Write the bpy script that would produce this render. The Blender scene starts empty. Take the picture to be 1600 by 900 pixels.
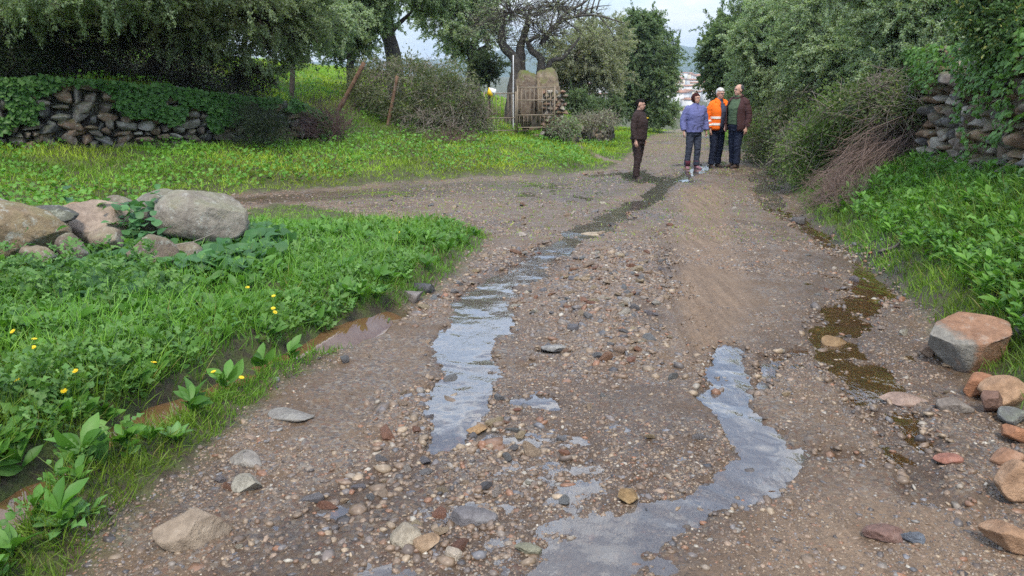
import bpy, bmesh, math, random
import numpy as np
from mathutils import Vector, Matrix

random.seed(5)
RNG = np.random.default_rng(11)
SC = bpy.context.scene
COL = SC.collection

# ------------------------------------------------------------------ camera, sky, sun, exposure
F = 1208.0                       # focal length in pixels of a 1600 wide picture
PITCH = math.atan((450 - 115) / F)
EYE = np.array([0.0, 0.0, 1.6])
cam_d = bpy.data.cameras.new("camera")
cam = bpy.data.objects.new("camera", cam_d)
COL.objects.link(cam)
cam_d.sensor_width = 36.0
cam_d.lens = 36.0 * F / 1600.0
cam_d.clip_start = 0.05
cam_d.clip_end = 12000
cam.location = EYE
cam.rotation_euler = (math.pi / 2 - PITCH, 0, 0)
SC.camera = cam
SC.render.resolution_x, SC.render.resolution_y = 1024, 576

SUN_EL, SUN_AZ = math.radians(58), math.radians(178)    # azimuth clockwise from +y
w = bpy.data.worlds.new("World")
SC.world = w
w.use_nodes = True
nt = w.node_tree
bg = nt.nodes["Background"]
sky = nt.nodes.new("ShaderNodeTexSky")
sky.sky_type = 'NISHITA'
sky.sun_disc = False
sky.sun_elevation = SUN_EL
sky.sun_rotation = SUN_AZ
sky.dust_density = 0.2
sky.ozone_density = 2.5
tc = nt.nodes.new("ShaderNodeTexCoord")
mp = nt.nodes.new("ShaderNodeMapping")
mp.inputs['Scale'].default_value = (1.3, 1.3, 4.0)
mp.inputs['Location'].default_value = (3.1, 0.7, 0.5)
n1 = nt.nodes.new("ShaderNodeTexNoise")
n1.inputs['Scale'].default_value = 2.1
n1.inputs['Detail'].default_value = 8
n1.inputs['Roughness'].default_value = 0.55
n1.inputs['Distortion'].default_value = 0.3
cr = nt.nodes.new("ShaderNodeValToRGB")
cr.color_ramp.elements[0].position = 0.45
cr.color_ramp.elements[1].position = 0.58
n2 = nt.nodes.new("ShaderNodeTexNoise")
n2.inputs['Scale'].default_value = 4.5
n2.inputs['Detail'].default_value = 6
cr2 = nt.nodes.new("ShaderNodeValToRGB")
cr2.color_ramp.elements[0].position = 0.35
cr2.color_ramp.elements[0].color = (4.7, 6.1, 8.2, 1)
cr2.color_ramp.elements[1].position = 0.62
cr2.color_ramp.elements[1].color = (9.2, 9.5, 9.9, 1)
mxc = nt.nodes.new("ShaderNodeMixRGB")
L = nt.links.new
L(tc.outputs['Generated'], mp.inputs['Vector'])
L(mp.outputs[0], n1.inputs['Vector'])
L(mp.outputs[0], n2.inputs['Vector'])
L(n1.outputs['Fac'], cr.inputs[0])
L(n2.outputs['Fac'], cr2.inputs[0])
L(cr.outputs[0], mxc.inputs[0])
L(sky.outputs[0], mxc.inputs[1])
L(cr2.outputs[0], mxc.inputs[2])
sepz = nt.nodes.new("ShaderNodeSeparateXYZ")
L(tc.outputs['Generated'], sepz.inputs[0])
grad = nt.nodes.new("ShaderNodeMapRange")
grad.inputs['From Min'].default_value = 0.07
grad.inputs['From Max'].default_value = 0.20
grad.inputs['To Min'].default_value = 0.70
grad.inputs['To Max'].default_value = 1.65
L(sepz.outputs[2], grad.inputs[0])
mulz = nt.nodes.new("ShaderNodeVectorMath")
mulz.operation = 'SCALE'
L(mxc.outputs[0], mulz.inputs[0])
L(grad.outputs[0], mulz.inputs['Scale'])
L(mulz.outputs[0], bg.inputs['Color'])
bg.inputs['Strength'].default_value = 0.076

sd = bpy.data.lights.new("sun", 'SUN')
sd.energy = 1.5
sd.angle = math.radians(14)
sd.color = (1.0, 0.90, 0.75)
so = bpy.data.objects.new("sun", sd)
COL.objects.link(so)
sv = Vector((math.sin(SUN_AZ) * math.cos(SUN_EL), math.cos(SUN_AZ) * math.cos(SUN_EL), math.sin(SUN_EL)))
so.rotation_euler = (-sv).to_track_quat('-Z', 'Y').to_euler()
so.location = (0, 0, 60)

vs = SC.view_settings
vs.view_transform = 'Standard'
vs.look = 'None'
vs.exposure = 1.26
vs.gamma = 1.0
vs.use_curve_mapping = False
SC.cycles.use_denoising = False
SC.cycles.use_adaptive_sampling = False
SC.cycles.sample_clamp_indirect = 4.0
SC.cycles.max_bounces = 6
SC.cycles.diffuse_bounces = 3
SC.cycles.glossy_bounces = 2
SC.cycles.transmission_bounces = 4
SC.cycles.transparent_max_bounces = 8
SC.cycles.volume_bounces = 0
SC.cycles.caustics_reflective = False
SC.cycles.caustics_refractive = False

# ------------------------------------------------------------------ maths helpers
SLOPE = 0.037
CP, SP = math.cos(PITCH), math.sin(PITCH)

def ray(px, py):
    r, u = (px - 800) / F, (450 - py) / F
    return np.array([r, CP + u * SP, -SP + u * CP])

def PL(px, py):
    """picture point -> (x, y) on the mean road plane"""
    d = ray(px, py)
    t = EYE[2] / (-d[2] - SLOPE * d[1])
    return (d[0] * t, d[1] * t)

def P(px, py, dist):
    """picture point -> world point at forward distance dist"""
    d = ray(px, py)
    return EYE + d * (dist / d[1])

def sst(a, b, x):
    t = np.clip((x - a) / (b - a), 0, 1)
    return t * t * (3 - 2 * t)

def _h(ix, iy, iz, seed):
    h = (ix.astype(np.int64) * 374761393 + iy.astype(np.int64) * 668265263 + iz.astype(np.int64) * 2147483647 + seed * 974634777) & 0xFFFFFFFF
    h = ((h ^ (h >> 13)) * 1274126177) & 0xFFFFFFFF
    h = (h ^ (h >> 16)) & 0xFFFFFF
    return h / float(0xFFFFFF) * 2 - 1

def vnoise2(x, y, seed=0):
    x0, y0 = np.floor(x), np.floor(y)
    fx, fy = x - x0, y - y0
    fx, fy = fx * fx * (3 - 2 * fx), fy * fy * (3 - 2 * fy)
    z = np.zeros_like(x0)
    a, b = _h(x0, y0, z, seed), _h(x0 + 1, y0, z, seed)
    c, d = _h(x0, y0 + 1, z, seed), _h(x0 + 1, y0 + 1, z, seed)
    return (a * (1 - fx) + b * fx) * (1 - fy) + (c * (1 - fx) + d * fx) * fy

def fbm2(x, y, seed=0, octv=4, gain=0.5):
    s, a, f, n = 0, 1.0, 1.0, 0
    for o in range(octv):
        ca, sa = math.cos(o * 1.1 + .3), math.sin(o * 1.1 + .3)
        s = s + a * vnoise2((x * ca - y * sa) * f, (x * sa + y * ca) * f, seed + o * 17)
        n += a
        a *= gain
        f *= 2.03
    return s / n

def vnoise3(p, seed=0):
    b = np.floor(p)
    f = p - b
    f = f * f * (3 - 2 * f)
    r = 0
    for i in (0, 1):
        for j in (0, 1):
            for k in (0, 1):
                wgt = (f[:, 0] if i else 1 - f[:, 0]) * (f[:, 1] if j else 1 - f[:, 1]) * (f[:, 2] if k else 1 - f[:, 2])
                r = r + wgt * _h(b[:, 0] + i, b[:, 1] + j, b[:, 2] + k, seed)
    return r

def fbm3(p, seed=0, octv=4, gain=0.5):
    s, a, f, n = 0, 1.0, 1.0, 0
    for o in range(octv):
        s = s + a * vnoise3(p * f + o * 3.7, seed + o * 13)
        n += a
        a *= gain
        f *= 2.1
    return s / n

def poly_sd(x, y, poly):
    """signed distance, positive inside"""
    pts = np.array(poly, float)
    d2 = np.full(x.shape, 1e18)
    inside = np.zeros(x.shape, bool)
    n = len(pts)
    for i in range(n):
        ax, ay = pts[i]
        bx, by = pts[(i + 1) % n]
        ex, ey = bx - ax, by - ay
        t = np.clip(((x - ax) * ex + (y - ay) * ey) / (ex * ex + ey * ey + 1e-12), 0, 1)
        d2 = np.minimum(d2, (x - ax - t * ex) ** 2 + (y - ay - t * ey) ** 2)
        if ay != by:
            cond = (ay > y) != (by > y)
            inside ^= cond & (x < ex * (y - ay) / (by - ay) + ax)
    return np.where(inside, 1, -1) * np.sqrt(d2)

def line_m(x, y, pts):
    """1 on the line falling to 0 at its half width; pts (x, y, halfwidth)"""
    m = np.zeros(x.shape)
    for (ax, ay, aw), (bx, by, bw) in zip(pts[:-1], pts[1:]):
        ex, ey = bx - ax, by - ay
        t = np.clip(((x - ax) * ex + (y - ay) * ey) / (ex * ex + ey * ey + 1e-9), 0, 1)
        d = np.sqrt((x - ax - t * ex) ** 2 + (y - ay - t * ey) ** 2)
        m = np.maximum(m, 1 - d / (aw + (bw - aw) * t))
    return np.clip(m, 0, 1)

def pxline(l):
    return [PL(a, b) + (c,) for a, b, c in l]

# ------------------------------------------------------------------ outlines on the ground
GA = [PL(40, 960), PL(135, 880), PL(215, 795), PL(310, 712), PL(425, 618), PL(520, 560), PL(605, 500), PL(650, 472),
      PL(705, 435), PL(745, 398), PL(768, 366), PL(700, 352), PL(560, 348), PL(430, 360), PL(375, 338), (-5.3, 12.7),
      (-5.6, 14.2), (-18, 14.2), (-18, -2), (-3, -2), (-2.2, 1.2)]
GB = [(-60, -25.5), (-8.1, 12.2), PL(200, 315), PL(380, 305), PL(560, 289), PL(750, 278), PL(860, 272), PL(945, 266),
      PL(968, 256), PL(985, 243), PL(1003, 229), PL(1022, 215), PL(1042, 205), (11.5, 53), (17, 72), (19, 90), (-60, 90)]
GC = [PL(380, 330), PL(430, 320), PL(520, 325), PL(580, 346), PL(480, 352), PL(395, 348)]
GR = [(2.75, 3.9), PL(1500, 560), PL(1450, 500), PL(1395, 448), PL(1330, 395), PL(1262, 338), PL(1222, 290), PL(1185, 262),
      PL(1160, 243), PL(1118, 236), PL(1108, 218), PL(1097, 203), (14, 57), (20, 72), (23, 90), (70, 90), (70, -20), (4.2, -20), (2.9, 2)]
SAND = [PL(1065, 300), PL(1130, 300), PL(1150, 380), PL(1180, 470), PL(1150, 540), PL(1065, 560), PL(1050, 450), PL(1060, 380)]
SAND2 = [PL(1000, 960), PL(1180, 800), PL(1330, 760), PL(1500, 790), PL(1640, 900), PL(1640, 960)]
GATE_PATH = pxline([(1010, 262, .12), (940, 250, .25), (860, 228, .25), (800, 208, .4), (780, 190, .5), (765, 170, .5)])
S_MAIN = pxline([(1095, 283, .35), (1045, 290, .3), (1027, 303, .3), (985, 325, .27), (930, 352, .25), (890, 380, .24), (830, 412, .28),
                 (775, 445, .30), (748, 490, .31), (728, 540, .29), (716, 590, .24), (708, 640, .20), (692, 690, .13)])
S_LOW = pxline([(692, 690, .15), (640, 735, .25), (540, 800, .34), (470, 860, .38), (380, 950, .4)])
S_R1 = pxline([(1142, 540, .13), (1126, 590, .17), (1132, 630, .15), (1165, 670, .17), (1205, 715, .2), (1180, 752, .2)])
S_R2 = pxline([(1240, 706, .1), (1290, 710, .11), (1330, 716, .08)])
S_R3 = pxline([(1180, 752, .2), (1080, 800, .16), (960, 850, .19), (920, 900, .2), (890, 960, .2)])
S_R4 = pxline([(1260, 545, .08), (1200, 560, .09), (1180, 600, .06)])
S_EDGE = pxline([(1190, 285, .35), (1215, 325, .25), (1285, 368, .2), (1360, 412, .26), (1382, 442, .25), (1330, 480, .25), (1300, 525, .2),
                 (1350, 600, .24), (1420, 690, .18), (1450, 770, .14)])
S_FAR = pxline([(930, 274, .35), (985, 268, .4), (1010, 282, .45), (1050, 292, .4), (1100, 275, .4), (1128, 265, .25)])
S_SM = [pxline([(820, 630, .12), (850, 632, .1)]), pxline([(855, 545, .07), (880, 545, .07)]), pxline([(745, 520, .12), (800, 522, .07)]),
        pxline([(690, 230, .01), (691, 230, .01)]), pxline([(770, 680, .1), (820, 690, .1)])]
DITCH = pxline([(-60, 900, .10), (70, 800, .09), (150, 748, .07), (215, 700, .11), (275, 660, .085), (330, 632, .08), (400, 590, .10), (455, 568, .085), (510, 540, .12), (565, 514, .15), (618, 487, .09)])
PZ1 = [PL(600, 700), PL(720, 600), PL(860, 560), PL(1050, 590), PL(1150, 640), PL(1290, 690), PL(1300, 800), PL(1130, 960), PL(350, 960), PL(470, 790)]
PZ2 = [PL(1240, 390), PL(1340, 400), PL(1420, 470), PL(1430, 560), PL(1500, 720), PL(1380, 740), PL(1290, 600), PL(1200, 560), PL(1230, 470)]
PZ3 = [PL(470, 312), PL(560, 296), PL(760, 286), PL(960, 276), PL(1010, 300), PL(900, 318), PL(720, 308)]
STREAMS = [S_MAIN, S_R1, S_R2, S_R3, S_R4, S_EDGE, S_FAR] + S_SM
DEPTH = [.050, .045, .04, .035, .03, .030, .045] + [.035] * len(S_SM)

def wall_u(x, y):
    return (x + 8.1) * .809 + (y - 12.2) * .587

def base_z(x, y):
    z = -SLOPE * np.clip(y, -60, 60)
    z = z - np.clip(y - 55, 0, 1e9) * 0 - 17.5 * sst(58, 330, y) + 15.5 * sst(330, 1050, y)
    z = z + 0.20 * sst(11, 16.5, y) * sst(2.6, 3.9, x - 0.09 * (y - 17)) * (1 - sst(30, 50, y))
    return z

class Land:
    pass

def land(x, y):
    o = Land()
    o.sa, o.sb, o.sc, o.sr = (poly_sd(x, y, p) for p in (GA, GB, GC, GR))
    wob = 0.10 * fbm2(x * 1.7, y * 1.7, 5, 3) + .05 * fbm2(x * 7, y * 7, 9, 2)
    o.grass = np.maximum(np.maximum(o.sa, o.sb), np.maximum(o.sc, o.sr)) + wob
    o.grass = np.maximum(o.grass, y - 78)
    z = base_z(x, y)
    # far left bank with the retaining step behind the stone wall
    u = wall_u(x, y)
    db = np.clip(o.sb, 0, 40)
    amp = 1 - .75 * sst(.8, 2.8, x - .12 * (y - 20))
    rise = (.18 * np.clip(db, 0, 4.3) + .22 * np.clip(db - 4.3, 0, 12)) * amp
    rise += sst(4.35, 4.65, db) * (1.15 - .45 * sst(2, 7, u)) * (1 - sst(6.2, 8.2, u))
    far = 1 - sst(45, 80, y)
    z = z + rise * far
    # near left mound
    da = np.clip(o.sa, 0, 4)
    z = z + (np.minimum(.10, .55 * da) + .095 * sst(.3, 1.9, da) * sst(-.9, -2.3, x)) * (1 - sst(7.2, 10.5, y)) + .05 * sst(0, .6, da) + .11 * sst(.22, .7, da) * sst(-1.0, -1.7, x) * sst(5.6, 4.4, y)
    # right bank
    dr = np.clip(o.sr, 0, 30)
    z = z + ((.60 + .10 * sst(9, 6, y)) * np.clip(dr, 0, 1.3) + sst(1.45, 1.75, dr) * 1.25 * (1 - sst(16, 24, y)) + .16 * np.clip(dr - 1.6, 0, 14)) * far
    o.base = z.copy()
    # streams, with a wandering edge
    wa = np.clip(y / 6, .5, 1.6)
    xw = x + wa * (.13 * fbm2(x * 1.9, y * 1.9, 401, 3) + .05 * fbm2(x * 8, y * 8, 411, 2))
    yw = y + wa * (.13 * fbm2(x * 1.9, y * 1.9, 421, 3) + .05 * fbm2(x * 8, y * 8, 431, 2))
    o.p3 = sst(-.2, .4, poly_sd(x, y, PZ3))
    o.pz = np.maximum(np.maximum(sst(-.2, .3, poly_sd(x, y, PZ1)), sst(-.2, .3, poly_sd(x, y, PZ2))), sst(-.2, .4, poly_sd(x, y, PZ3)))
    o.wat = np.zeros(x.shape)
    cut = np.zeros(x.shape)
    for s, dp in zip(STREAMS, DEPTH):
        m = line_m(xw, yw, s)
        o.wat = np.maximum(o.wat, m)
        cut = np.maximum(cut, dp * sst(0, .55, m))
    o.dm = line_m(x, y, [(a, b, c * 1.5) for a, b, c in DITCH])
    z = z - cut - .15 * sst(0, .7, o.dm)
    # roughness of the surface
    road = sst(.15, -.15, o.grass)
    near = 1 - sst(25, 60, y)
    o.sand = np.maximum(sst(-.15, .2, poly_sd(x, y, SAND)), sst(-.2, .3, poly_sd(x, y, SAND2)))
    z = z + near * (.020 * fbm2(x * 1.3, y * 1.3, 31, 3) + (.024 * (1 - .7 * o.sand)) * fbm2(x * 5.3, y * 5.3, 41, 3))
    z = z + near * road * (.018 * (1 - .7 * o.sand)) * np.abs(fbm2(x * 17, y * 17, 51, 3))
    z = z + (1 - road) * near * .09 * fbm2(x * 2.5, y * 2.5, 71, 3)
    z = z + near * sst(0, .3, o.wat) * .030 * fbm2(x * 9, y * 6, 61, 3) + near * sst(0, .2, o.wat) * sst(.5, .1, o.wat) * .012 * fbm2(x * 22, y * 22, 66, 2)
    # tyre tread printed in the sandy strip
    tx = x - (1.33 + (y - 5) * .115)
    tread = sst(.17, .12, np.abs(tx)) * sst(4.2, 5, y) * (1 - sst(9, 12, y))
    z = z - tread * (.016 + .010 * np.sign(np.sin(tx * 90)) * (np.abs(np.sin(y * 30 + np.abs(tx) * 40)) > .35))
    # loose ridge of stones between the wheel tracks
    z = z + .05 * line_m(x, y, pxline([(960, 400, .5), (930, 480, .55), (960, 545, .4)])) * near
    o.z = z
    o.road = road
    return o

def Hz(x, y):
    x, y = np.atleast_1d(np.asarray(x, float)), np.atleast_1d(np.asarray(y, float))
    return land(x, y).z

def hz(x, y):
    return float(Hz(x, y)[0])

def G(px, py):
    """first hit of the line of sight with the land"""
    d = ray(px, py)
    t = np.geomspace(1.5, 90, 2500)
    p = EYE[None] + d[None] * t[:, None]
    below = p[:, 2] < Hz(p[:, 0], p[:, 1])
    i = int(np.argmax(below)) if below.any() else len(t) - 1
    return p[i]

# ------------------------------------------------------------------ mesh helpers
def mesh(name, V, faces, col=None, smooth=False, mats=(), mask=None):
    """faces: list of int arrays (n, k)"""
    me = bpy.data.meshes.new(name)
    V = np.asarray(V, np.float32)
    faces = [np.asarray(f) for f in faces if len(f)]
    me.vertices.add(len(V))
    me.vertices.foreach_set("co", V.ravel())
    nl = sum(f.size for f in faces)
    npoly = sum(len(f) for f in faces)
    me.loops.add(nl)
    me.polygons.add(npoly)
    me.loops.foreach_set("vertex_index", np.concatenate([f.ravel() for f in faces]).astype(np.int32))
    tot = np.concatenate([np.full(len(f), f.shape[1]) for f in faces]).astype(np.int32)
    start = np.concatenate([[0], np.cumsum(tot)[:-1]]).astype(np.int32)
    me.polygons.foreach_set("loop_start", start)
    me.polygons.foreach_set("loop_total", tot)
    if smooth:
        me.polygons.foreach_set("use_smooth", np.ones(npoly, bool))
    for nm, c in (("Col", col), ("Mask", mask)):
        if c is not None:
            a = me.attributes.new(nm, 'FLOAT_COLOR', 'POINT')
            c4 = np.ones((len(V), 4), np.float32)
            c4[:, :3] = c
            a.data.foreach_set("color", c4.ravel())
    for m in mats:
        me.materials.append(m)
    me.update(calc_edges=True)
    return me

def link(name, me, parent=None, loc=(0, 0, 0), kind=None):
    o = bpy.data.objects.new(name, me)
    COL.objects.link(o)
    o.location = loc
    if parent:
        o.parent = parent
    if kind:
        o['kind'] = kind
    return o

def tag(o, label, cat, group=None, kind=None):
    o['label'] = label
    o['category'] = cat
    if group:
        o['group'] = group
    if kind:
        o['kind'] = kind
    return o

def thing(name, label, cat, loc=(0, 0, 0), rz=0, group=None):
    o = bpy.data.objects.new(name, None)
    COL.objects.link(o)
    o.location = loc
    o.rotation_euler = (0, 0, rz)
    o.empty_display_size = .2
    return tag(o, label, cat, group)

class MB:
    """collects arrays of one mesh"""
    def __init__(s):
        s.V, s.F, s.C, s.n = [], {}, [], 0
    def add(s, V, Fs, col=None):
        V = np.asarray(V, float).reshape(-1, 3)
        if not isinstance(Fs, list):
            Fs = [Fs]
        for f in Fs:
            f = np.asarray(f)
            if len(f):
                s.F.setdefault(f.shape[1], []).append(f + s.n)
        s.V.append(V)
        c = np.ones((len(V), 3)) if col is None else np.broadcast_to(np.asarray(col, float), (len(V), 3))
        s.C.append(c)
        s.n += len(V)
        return s
    def mesh(s, name, mats, smooth=False, origin=(0, 0, 0)):
        V = np.concatenate(s.V) - np.asarray(origin)
        return mesh(name, V, [np.concatenate(v) for v in s.F.values()], np.concatenate(s.C), smooth, mats)

def scatter(T, TF, pos, R, scale, col=None):
    """copies of a small template: T (v,3), TF (f,k)"""
    n, v = len(pos), len(T)
    sc_ = np.asarray(scale, float)
    sc_ = np.full((n, 1), float(sc_)) if sc_.ndim == 0 else sc_.reshape(n, -1)
    loc = T[None] * (sc_[:, None, :] if sc_.shape[1] == 3 else sc_[:, None, :1])
    V = np.einsum('nij,nvj->nvi', R, loc) + pos[:, None]
    Fa = (TF[None] + (np.arange(n) * v)[:, None, None]).reshape(-1, TF.shape[1])
    C = None if col is None else np.repeat(col, v, axis=0)
    return V.reshape(-1, 3), Fa, C

def norm(v):
    return v / (np.linalg.norm(v, axis=-1, keepdims=True) + 1e-9)

def frames(d, up=None):
    """columns side, along, normal"""
    y = norm(d)
    if up is None:
        up = norm(RNG.normal(size=y.shape))
    x = norm(np.cross(y, up))
    z = np.cross(x, y)
    return np.stack([x, y, z], axis=2)

def rotz_frames(n):
    a = RNG.uniform(0, 2 * np.pi, n)
    R = np.zeros((n, 3, 3))
    R[:, 0, 0], R[:, 0, 1], R[:, 1, 0], R[:, 1, 1], R[:, 2, 2] = np.cos(a), -np.sin(a), np.sin(a), np.cos(a), 1
    return R

def randrot(n):
    return frames(RNG.normal(size=(n, 3)))

def tube(pts, rad, n=8, cap=True):
    pts = np.asarray(pts, float)
    rad = np.asarray(rad, float) if np.ndim(rad) else np.full(len(pts), float(rad))
    m = len(pts)
    tan = np.gradient(pts, axis=0)
    tan = norm(tan)
    ref = np.array([0.13, .97, .2]) if abs(tan[0][2]) > .7 else np.array([0, 0, 1.0])
    V = []
    a = np.linspace(0, 2 * np.pi, n, endpoint=False)
    for i in range(m):
        s_ = np.cross(tan[i], ref)
        s_ /= np.linalg.norm(s_) + 1e-9
        q = np.cross(tan[i], s_)
        ref = -np.cross(tan[i], s_) if False else ref
        V.append(pts[i] + rad[i] * (np.cos(a)[:, None] * s_ + np.sin(a)[:, None] * q))
    V = np.concatenate(V)
    i = np.arange(m - 1)[:, None] * n
    j = np.arange(n)[None]
    k = (np.arange(n)[None] + 1) % n
    Fq = np.stack([i + j, i + k, i + n + k, i + n + j], axis=2).reshape(-1, 4)
    Fs = [Fq]
    if cap:
        Fs.append(np.arange(n)[::-1][None])
        Fs.append((np.arange(n) + (m - 1) * n)[None])
    return V, Fs

def curve(pts, k=8):
    """Catmull-Rom through pts"""
    p = np.asarray(pts, float)
    p = np.vstack([2 * p[0] - p[1], p, 2 * p[-1] - p[-2]])
    out = []
    for i in range(1, len(p) - 2):
        for t in np.linspace(0, 1, k, endpoint=False):
            out.append(.5 * (2 * p[i] + (p[i + 1] - p[i - 1]) * t + (2 * p[i - 1] - 5 * p[i] + 4 * p[i + 1] - p[i + 2]) * t * t
                             + (3 * p[i] - p[i - 1] - 3 * p[i + 1] + p[i + 2]) * t ** 3))
    out.append(p[-2])
    return np.array(out)

def sticks(p0, p1, r0, r1):
    """many thin three sided twigs"""
    n = len(p0)
    R = frames(p1 - p0)
    a = np.array([0, 2.094, 4.189])
    ring = np.stack([np.cos(a), np.zeros(3), np.sin(a)], 1)
    off = np.einsum('nij,vj->nvi', R, ring)
    r0, r1 = np.broadcast_to(r0, (n,)), np.broadcast_to(r1, (n,))
    V = np.concatenate([p0[:, None] + off * r0[:, None, None], p1[:, None] + off * r1[:, None, None]], axis=1)
    f = np.array([[0, 1, 4, 3], [1, 2, 5, 4], [2, 0, 3, 5]])
    return V.reshape(-1, 3), (f[None] + (np.arange(n) * 6)[:, None, None]).reshape(-1, 4)

def box(x0, x1, y0, y1, z0, z1):
    V = np.array([[x, y, z] for z in (z0, z1) for y in (y0, y1) for x in (x0, x1)], float)
    Fq = np.array([[0, 2, 3, 1], [4, 5, 7, 6], [0, 1, 5, 4], [2, 6, 7, 3], [0, 4, 6, 2], [1, 3, 7, 5]])
    return V, Fq

_ico = {}
def ico(sub):
    if sub not in _ico:
        bm = bmesh.new()
        bmesh.ops.create_icosphere(bm, subdivisions=sub, radius=1)
        V = np.array([v.co[:] for v in bm.verts])
        Fq = np.array([[v.index for v in f.verts] for f in bm.faces])
        bm.free()
        _ico[sub] = (V, Fq)
    return _ico[sub]

def rock(seed, dims=(1, 1, 1), sub=3, cuts=9, lo=.62, hi=.92, rough=.05, power=1.0, planes=()):
    """a cut and weathered stone, unit size before dims"""
    r = np.random.default_rng(seed)
    V, Fq = ico(sub)
    V = V.copy()
    V = np.sign(V) * np.abs(V) ** power
    for _ in range(cuts):
        nrm = norm(r.normal(size=3))
        off = r.uniform(lo, hi)
        d = V @ nrm - off
        V -= np.clip(d, 0, None)[:, None] * nrm
    for nrm, off in planes:
        nrm = norm(np.array(nrm, float))
        d = V @ nrm - off
        V -= np.clip(d, 0, None)[:, None] * nrm
    V = V + norm(V) * (rough * fbm3(V * 2.2 + seed * 3.1, seed, 4, .55))[:, None]
    if sub >= 4:
        V = V + norm(V) * (rough * .45 * fbm3(V * 11 + seed, seed + 5, 3, .6))[:, None]
    return V * np.asarray(dims), Fq

# ------------------------------------------------------------------ materials
def srgb(r, g, b):
    f = lambda c: (c / 12.92 if c <= .04045 else ((c + .055) / 1.055) ** 2.4)
    return (f(r / 255), f(g / 255), f(b / 255))

def nodes(name):
    m = bpy.data.materials.new(name)
    m.use_nodes = True
    t = m.node_tree
    return m, t, t.nodes["Principled BSDF"], t.nodes["Material Output"]

def nn(t, kind, **kw):
    n = t.nodes.new(kind)
    for k, v in kw.items():
        if k in n.inputs:
            n.inputs[k].default_value = v
        else:
            setattr(n, k, v)
    return n

def noise(t, scale, detail=5, rough=.6, vec=None):
    n = nn(t, "ShaderNodeTexNoise", Scale=scale, Detail=detail, Roughness=rough)
    if vec is not None:
        t.links.new(vec, n.inputs['Vector'])
    return n.outputs['Fac']

def ramp(t, fac, stops):
    n = t.nodes.new("ShaderNodeValToRGB")
    e = n.color_ramp.elements
    while len(e) < len(stops):
        e.new(.5)
    for i, (p, c) in enumerate(stops):
        e[i].position = p
        e[i].color = (c, c, c, 1) if np.isscalar(c) else (*c, 1)
    t.links.new(fac, n.inputs[0])
    return n.outputs[0]

def mix(t, a, b, fac, mode='MIX'):
    n = t.nodes.new("ShaderNodeMixRGB")
    n.blend_type = mode
    for s, v in ((0, fac), (1, a), (2, b)):
        if isinstance(v, bpy.types.NodeSocket):
            t.links.new(v, n.inputs[s])
        elif np.isscalar(v):
            n.inputs[s].default_value = v if s == 0 else (v, v, v, 1)
        else:
            n.inputs[s].default_value = (*v, 1)
    return n.outputs[0]

def math_(t, op, a, b=0.0):
    n = t.nodes.new("ShaderNodeMath")
    n.operation = op
    for s, v in ((0, a), (1, b)):
        if isinstance(v, bpy.types.NodeSocket):
            t.links.new(v, n.inputs[s])
        else:
            n.inputs[s].default_value = v
    return n.outputs[0]

def bump(t, p, height, strength=.4, dist=.01):
    b = nn(t, "ShaderNodeBump", Strength=strength, Distance=dist)
    t.links.new(height, b.inputs['Height'])
    t.links.new(b.outputs[0], p.inputs['Normal'])
    return b

def objvec(t):
    return nn(t, "ShaderNodeTexCoord").outputs['Object']

def geopos(t):
    return nn(t, "ShaderNodeNewGeometry").outputs['Position']

def attr(t, name):
    return nn(t, "ShaderNodeAttribute", attribute_name=name).outputs['Color']

def plain(name, col, rough=.6, var=.15, scale=20, spec=.4, metal=0, bumps=.15, bscale=80, bdist=.004):
    m, t, p, o = nodes(name)
    v = objvec(t)
    f = noise(t, scale, 5, .6, v)
    c = mix(t, tuple(x * (1 - var) for x in col), tuple(min(1, x * (1 + var)) for x in col), f)
    t.links.new(c, p.inputs['Base Color'])
    p.inputs['Roughness'].default_value = rough
    p.inputs['Specular IOR Level'].default_value = spec
    p.inputs['Metallic'].default_value = metal
    if bumps:
        bump(t, p, noise(t, bscale, 4, .6, v), bumps, bdist)
    return m

def leafmat(name, trans=.32, rough=.5, spec=.35):
    m, t, p, o = nodes(name)
    c = attr(t, "Col")
    t.links.new(c, p.inputs['Base Color'])
    p.inputs['Roughness'].default_value = rough
    p.inputs['Specular IOR Level'].default_value = spec
    tr = nn(t, "ShaderNodeBsdfTranslucent")
    t.links.new(mix(t, c, (1.35, 1.45, .55), 1.0, 'MULTIPLY'), tr.inputs['Color'])
    ms = nn(t, "ShaderNodeMixShader")
    ms.inputs[0].default_value = trans
    t.links.new(p.outputs[0], ms.inputs[1])
    t.links.new(tr.outputs[0], ms.inputs[2])
    t.links.new(ms.outputs[0], o.inputs[0])
    return m

M_LEAF = leafmat("leaf")
M_LEAFDULL = leafmat("tree_leaf", .42, .7, .15)
M_TWIG = plain("dry_twig", (.20, .155, .125), .85, .3, 12, .2)

def barkmat(name, a, b):
    m, t, p, o = nodes(name)
    v = geopos(t)
    f = noise(t, 9, 8, .65, v)
    t.links.new(ramp(t, f, [(.3, a), (.68, b)]), p.inputs['Base Color'])
    p.inputs['Roughness'].default_value = .9
    p.inputs['Specular IOR Level'].default_value = .2
    bump(t, p, noise(t, 26, 6, .7, v), .8, .03)
    return m
M_BARK = barkmat("bark", (.035, .03, .028), (.12, .105, .09))
M_BARKPALE = barkmat("pale_bark", (.07, .06, .055), (.22, .19, .165))
M_WOOD = barkmat("weathered_wood", (.09, .05, .032), (.24, .15, .10))

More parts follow.
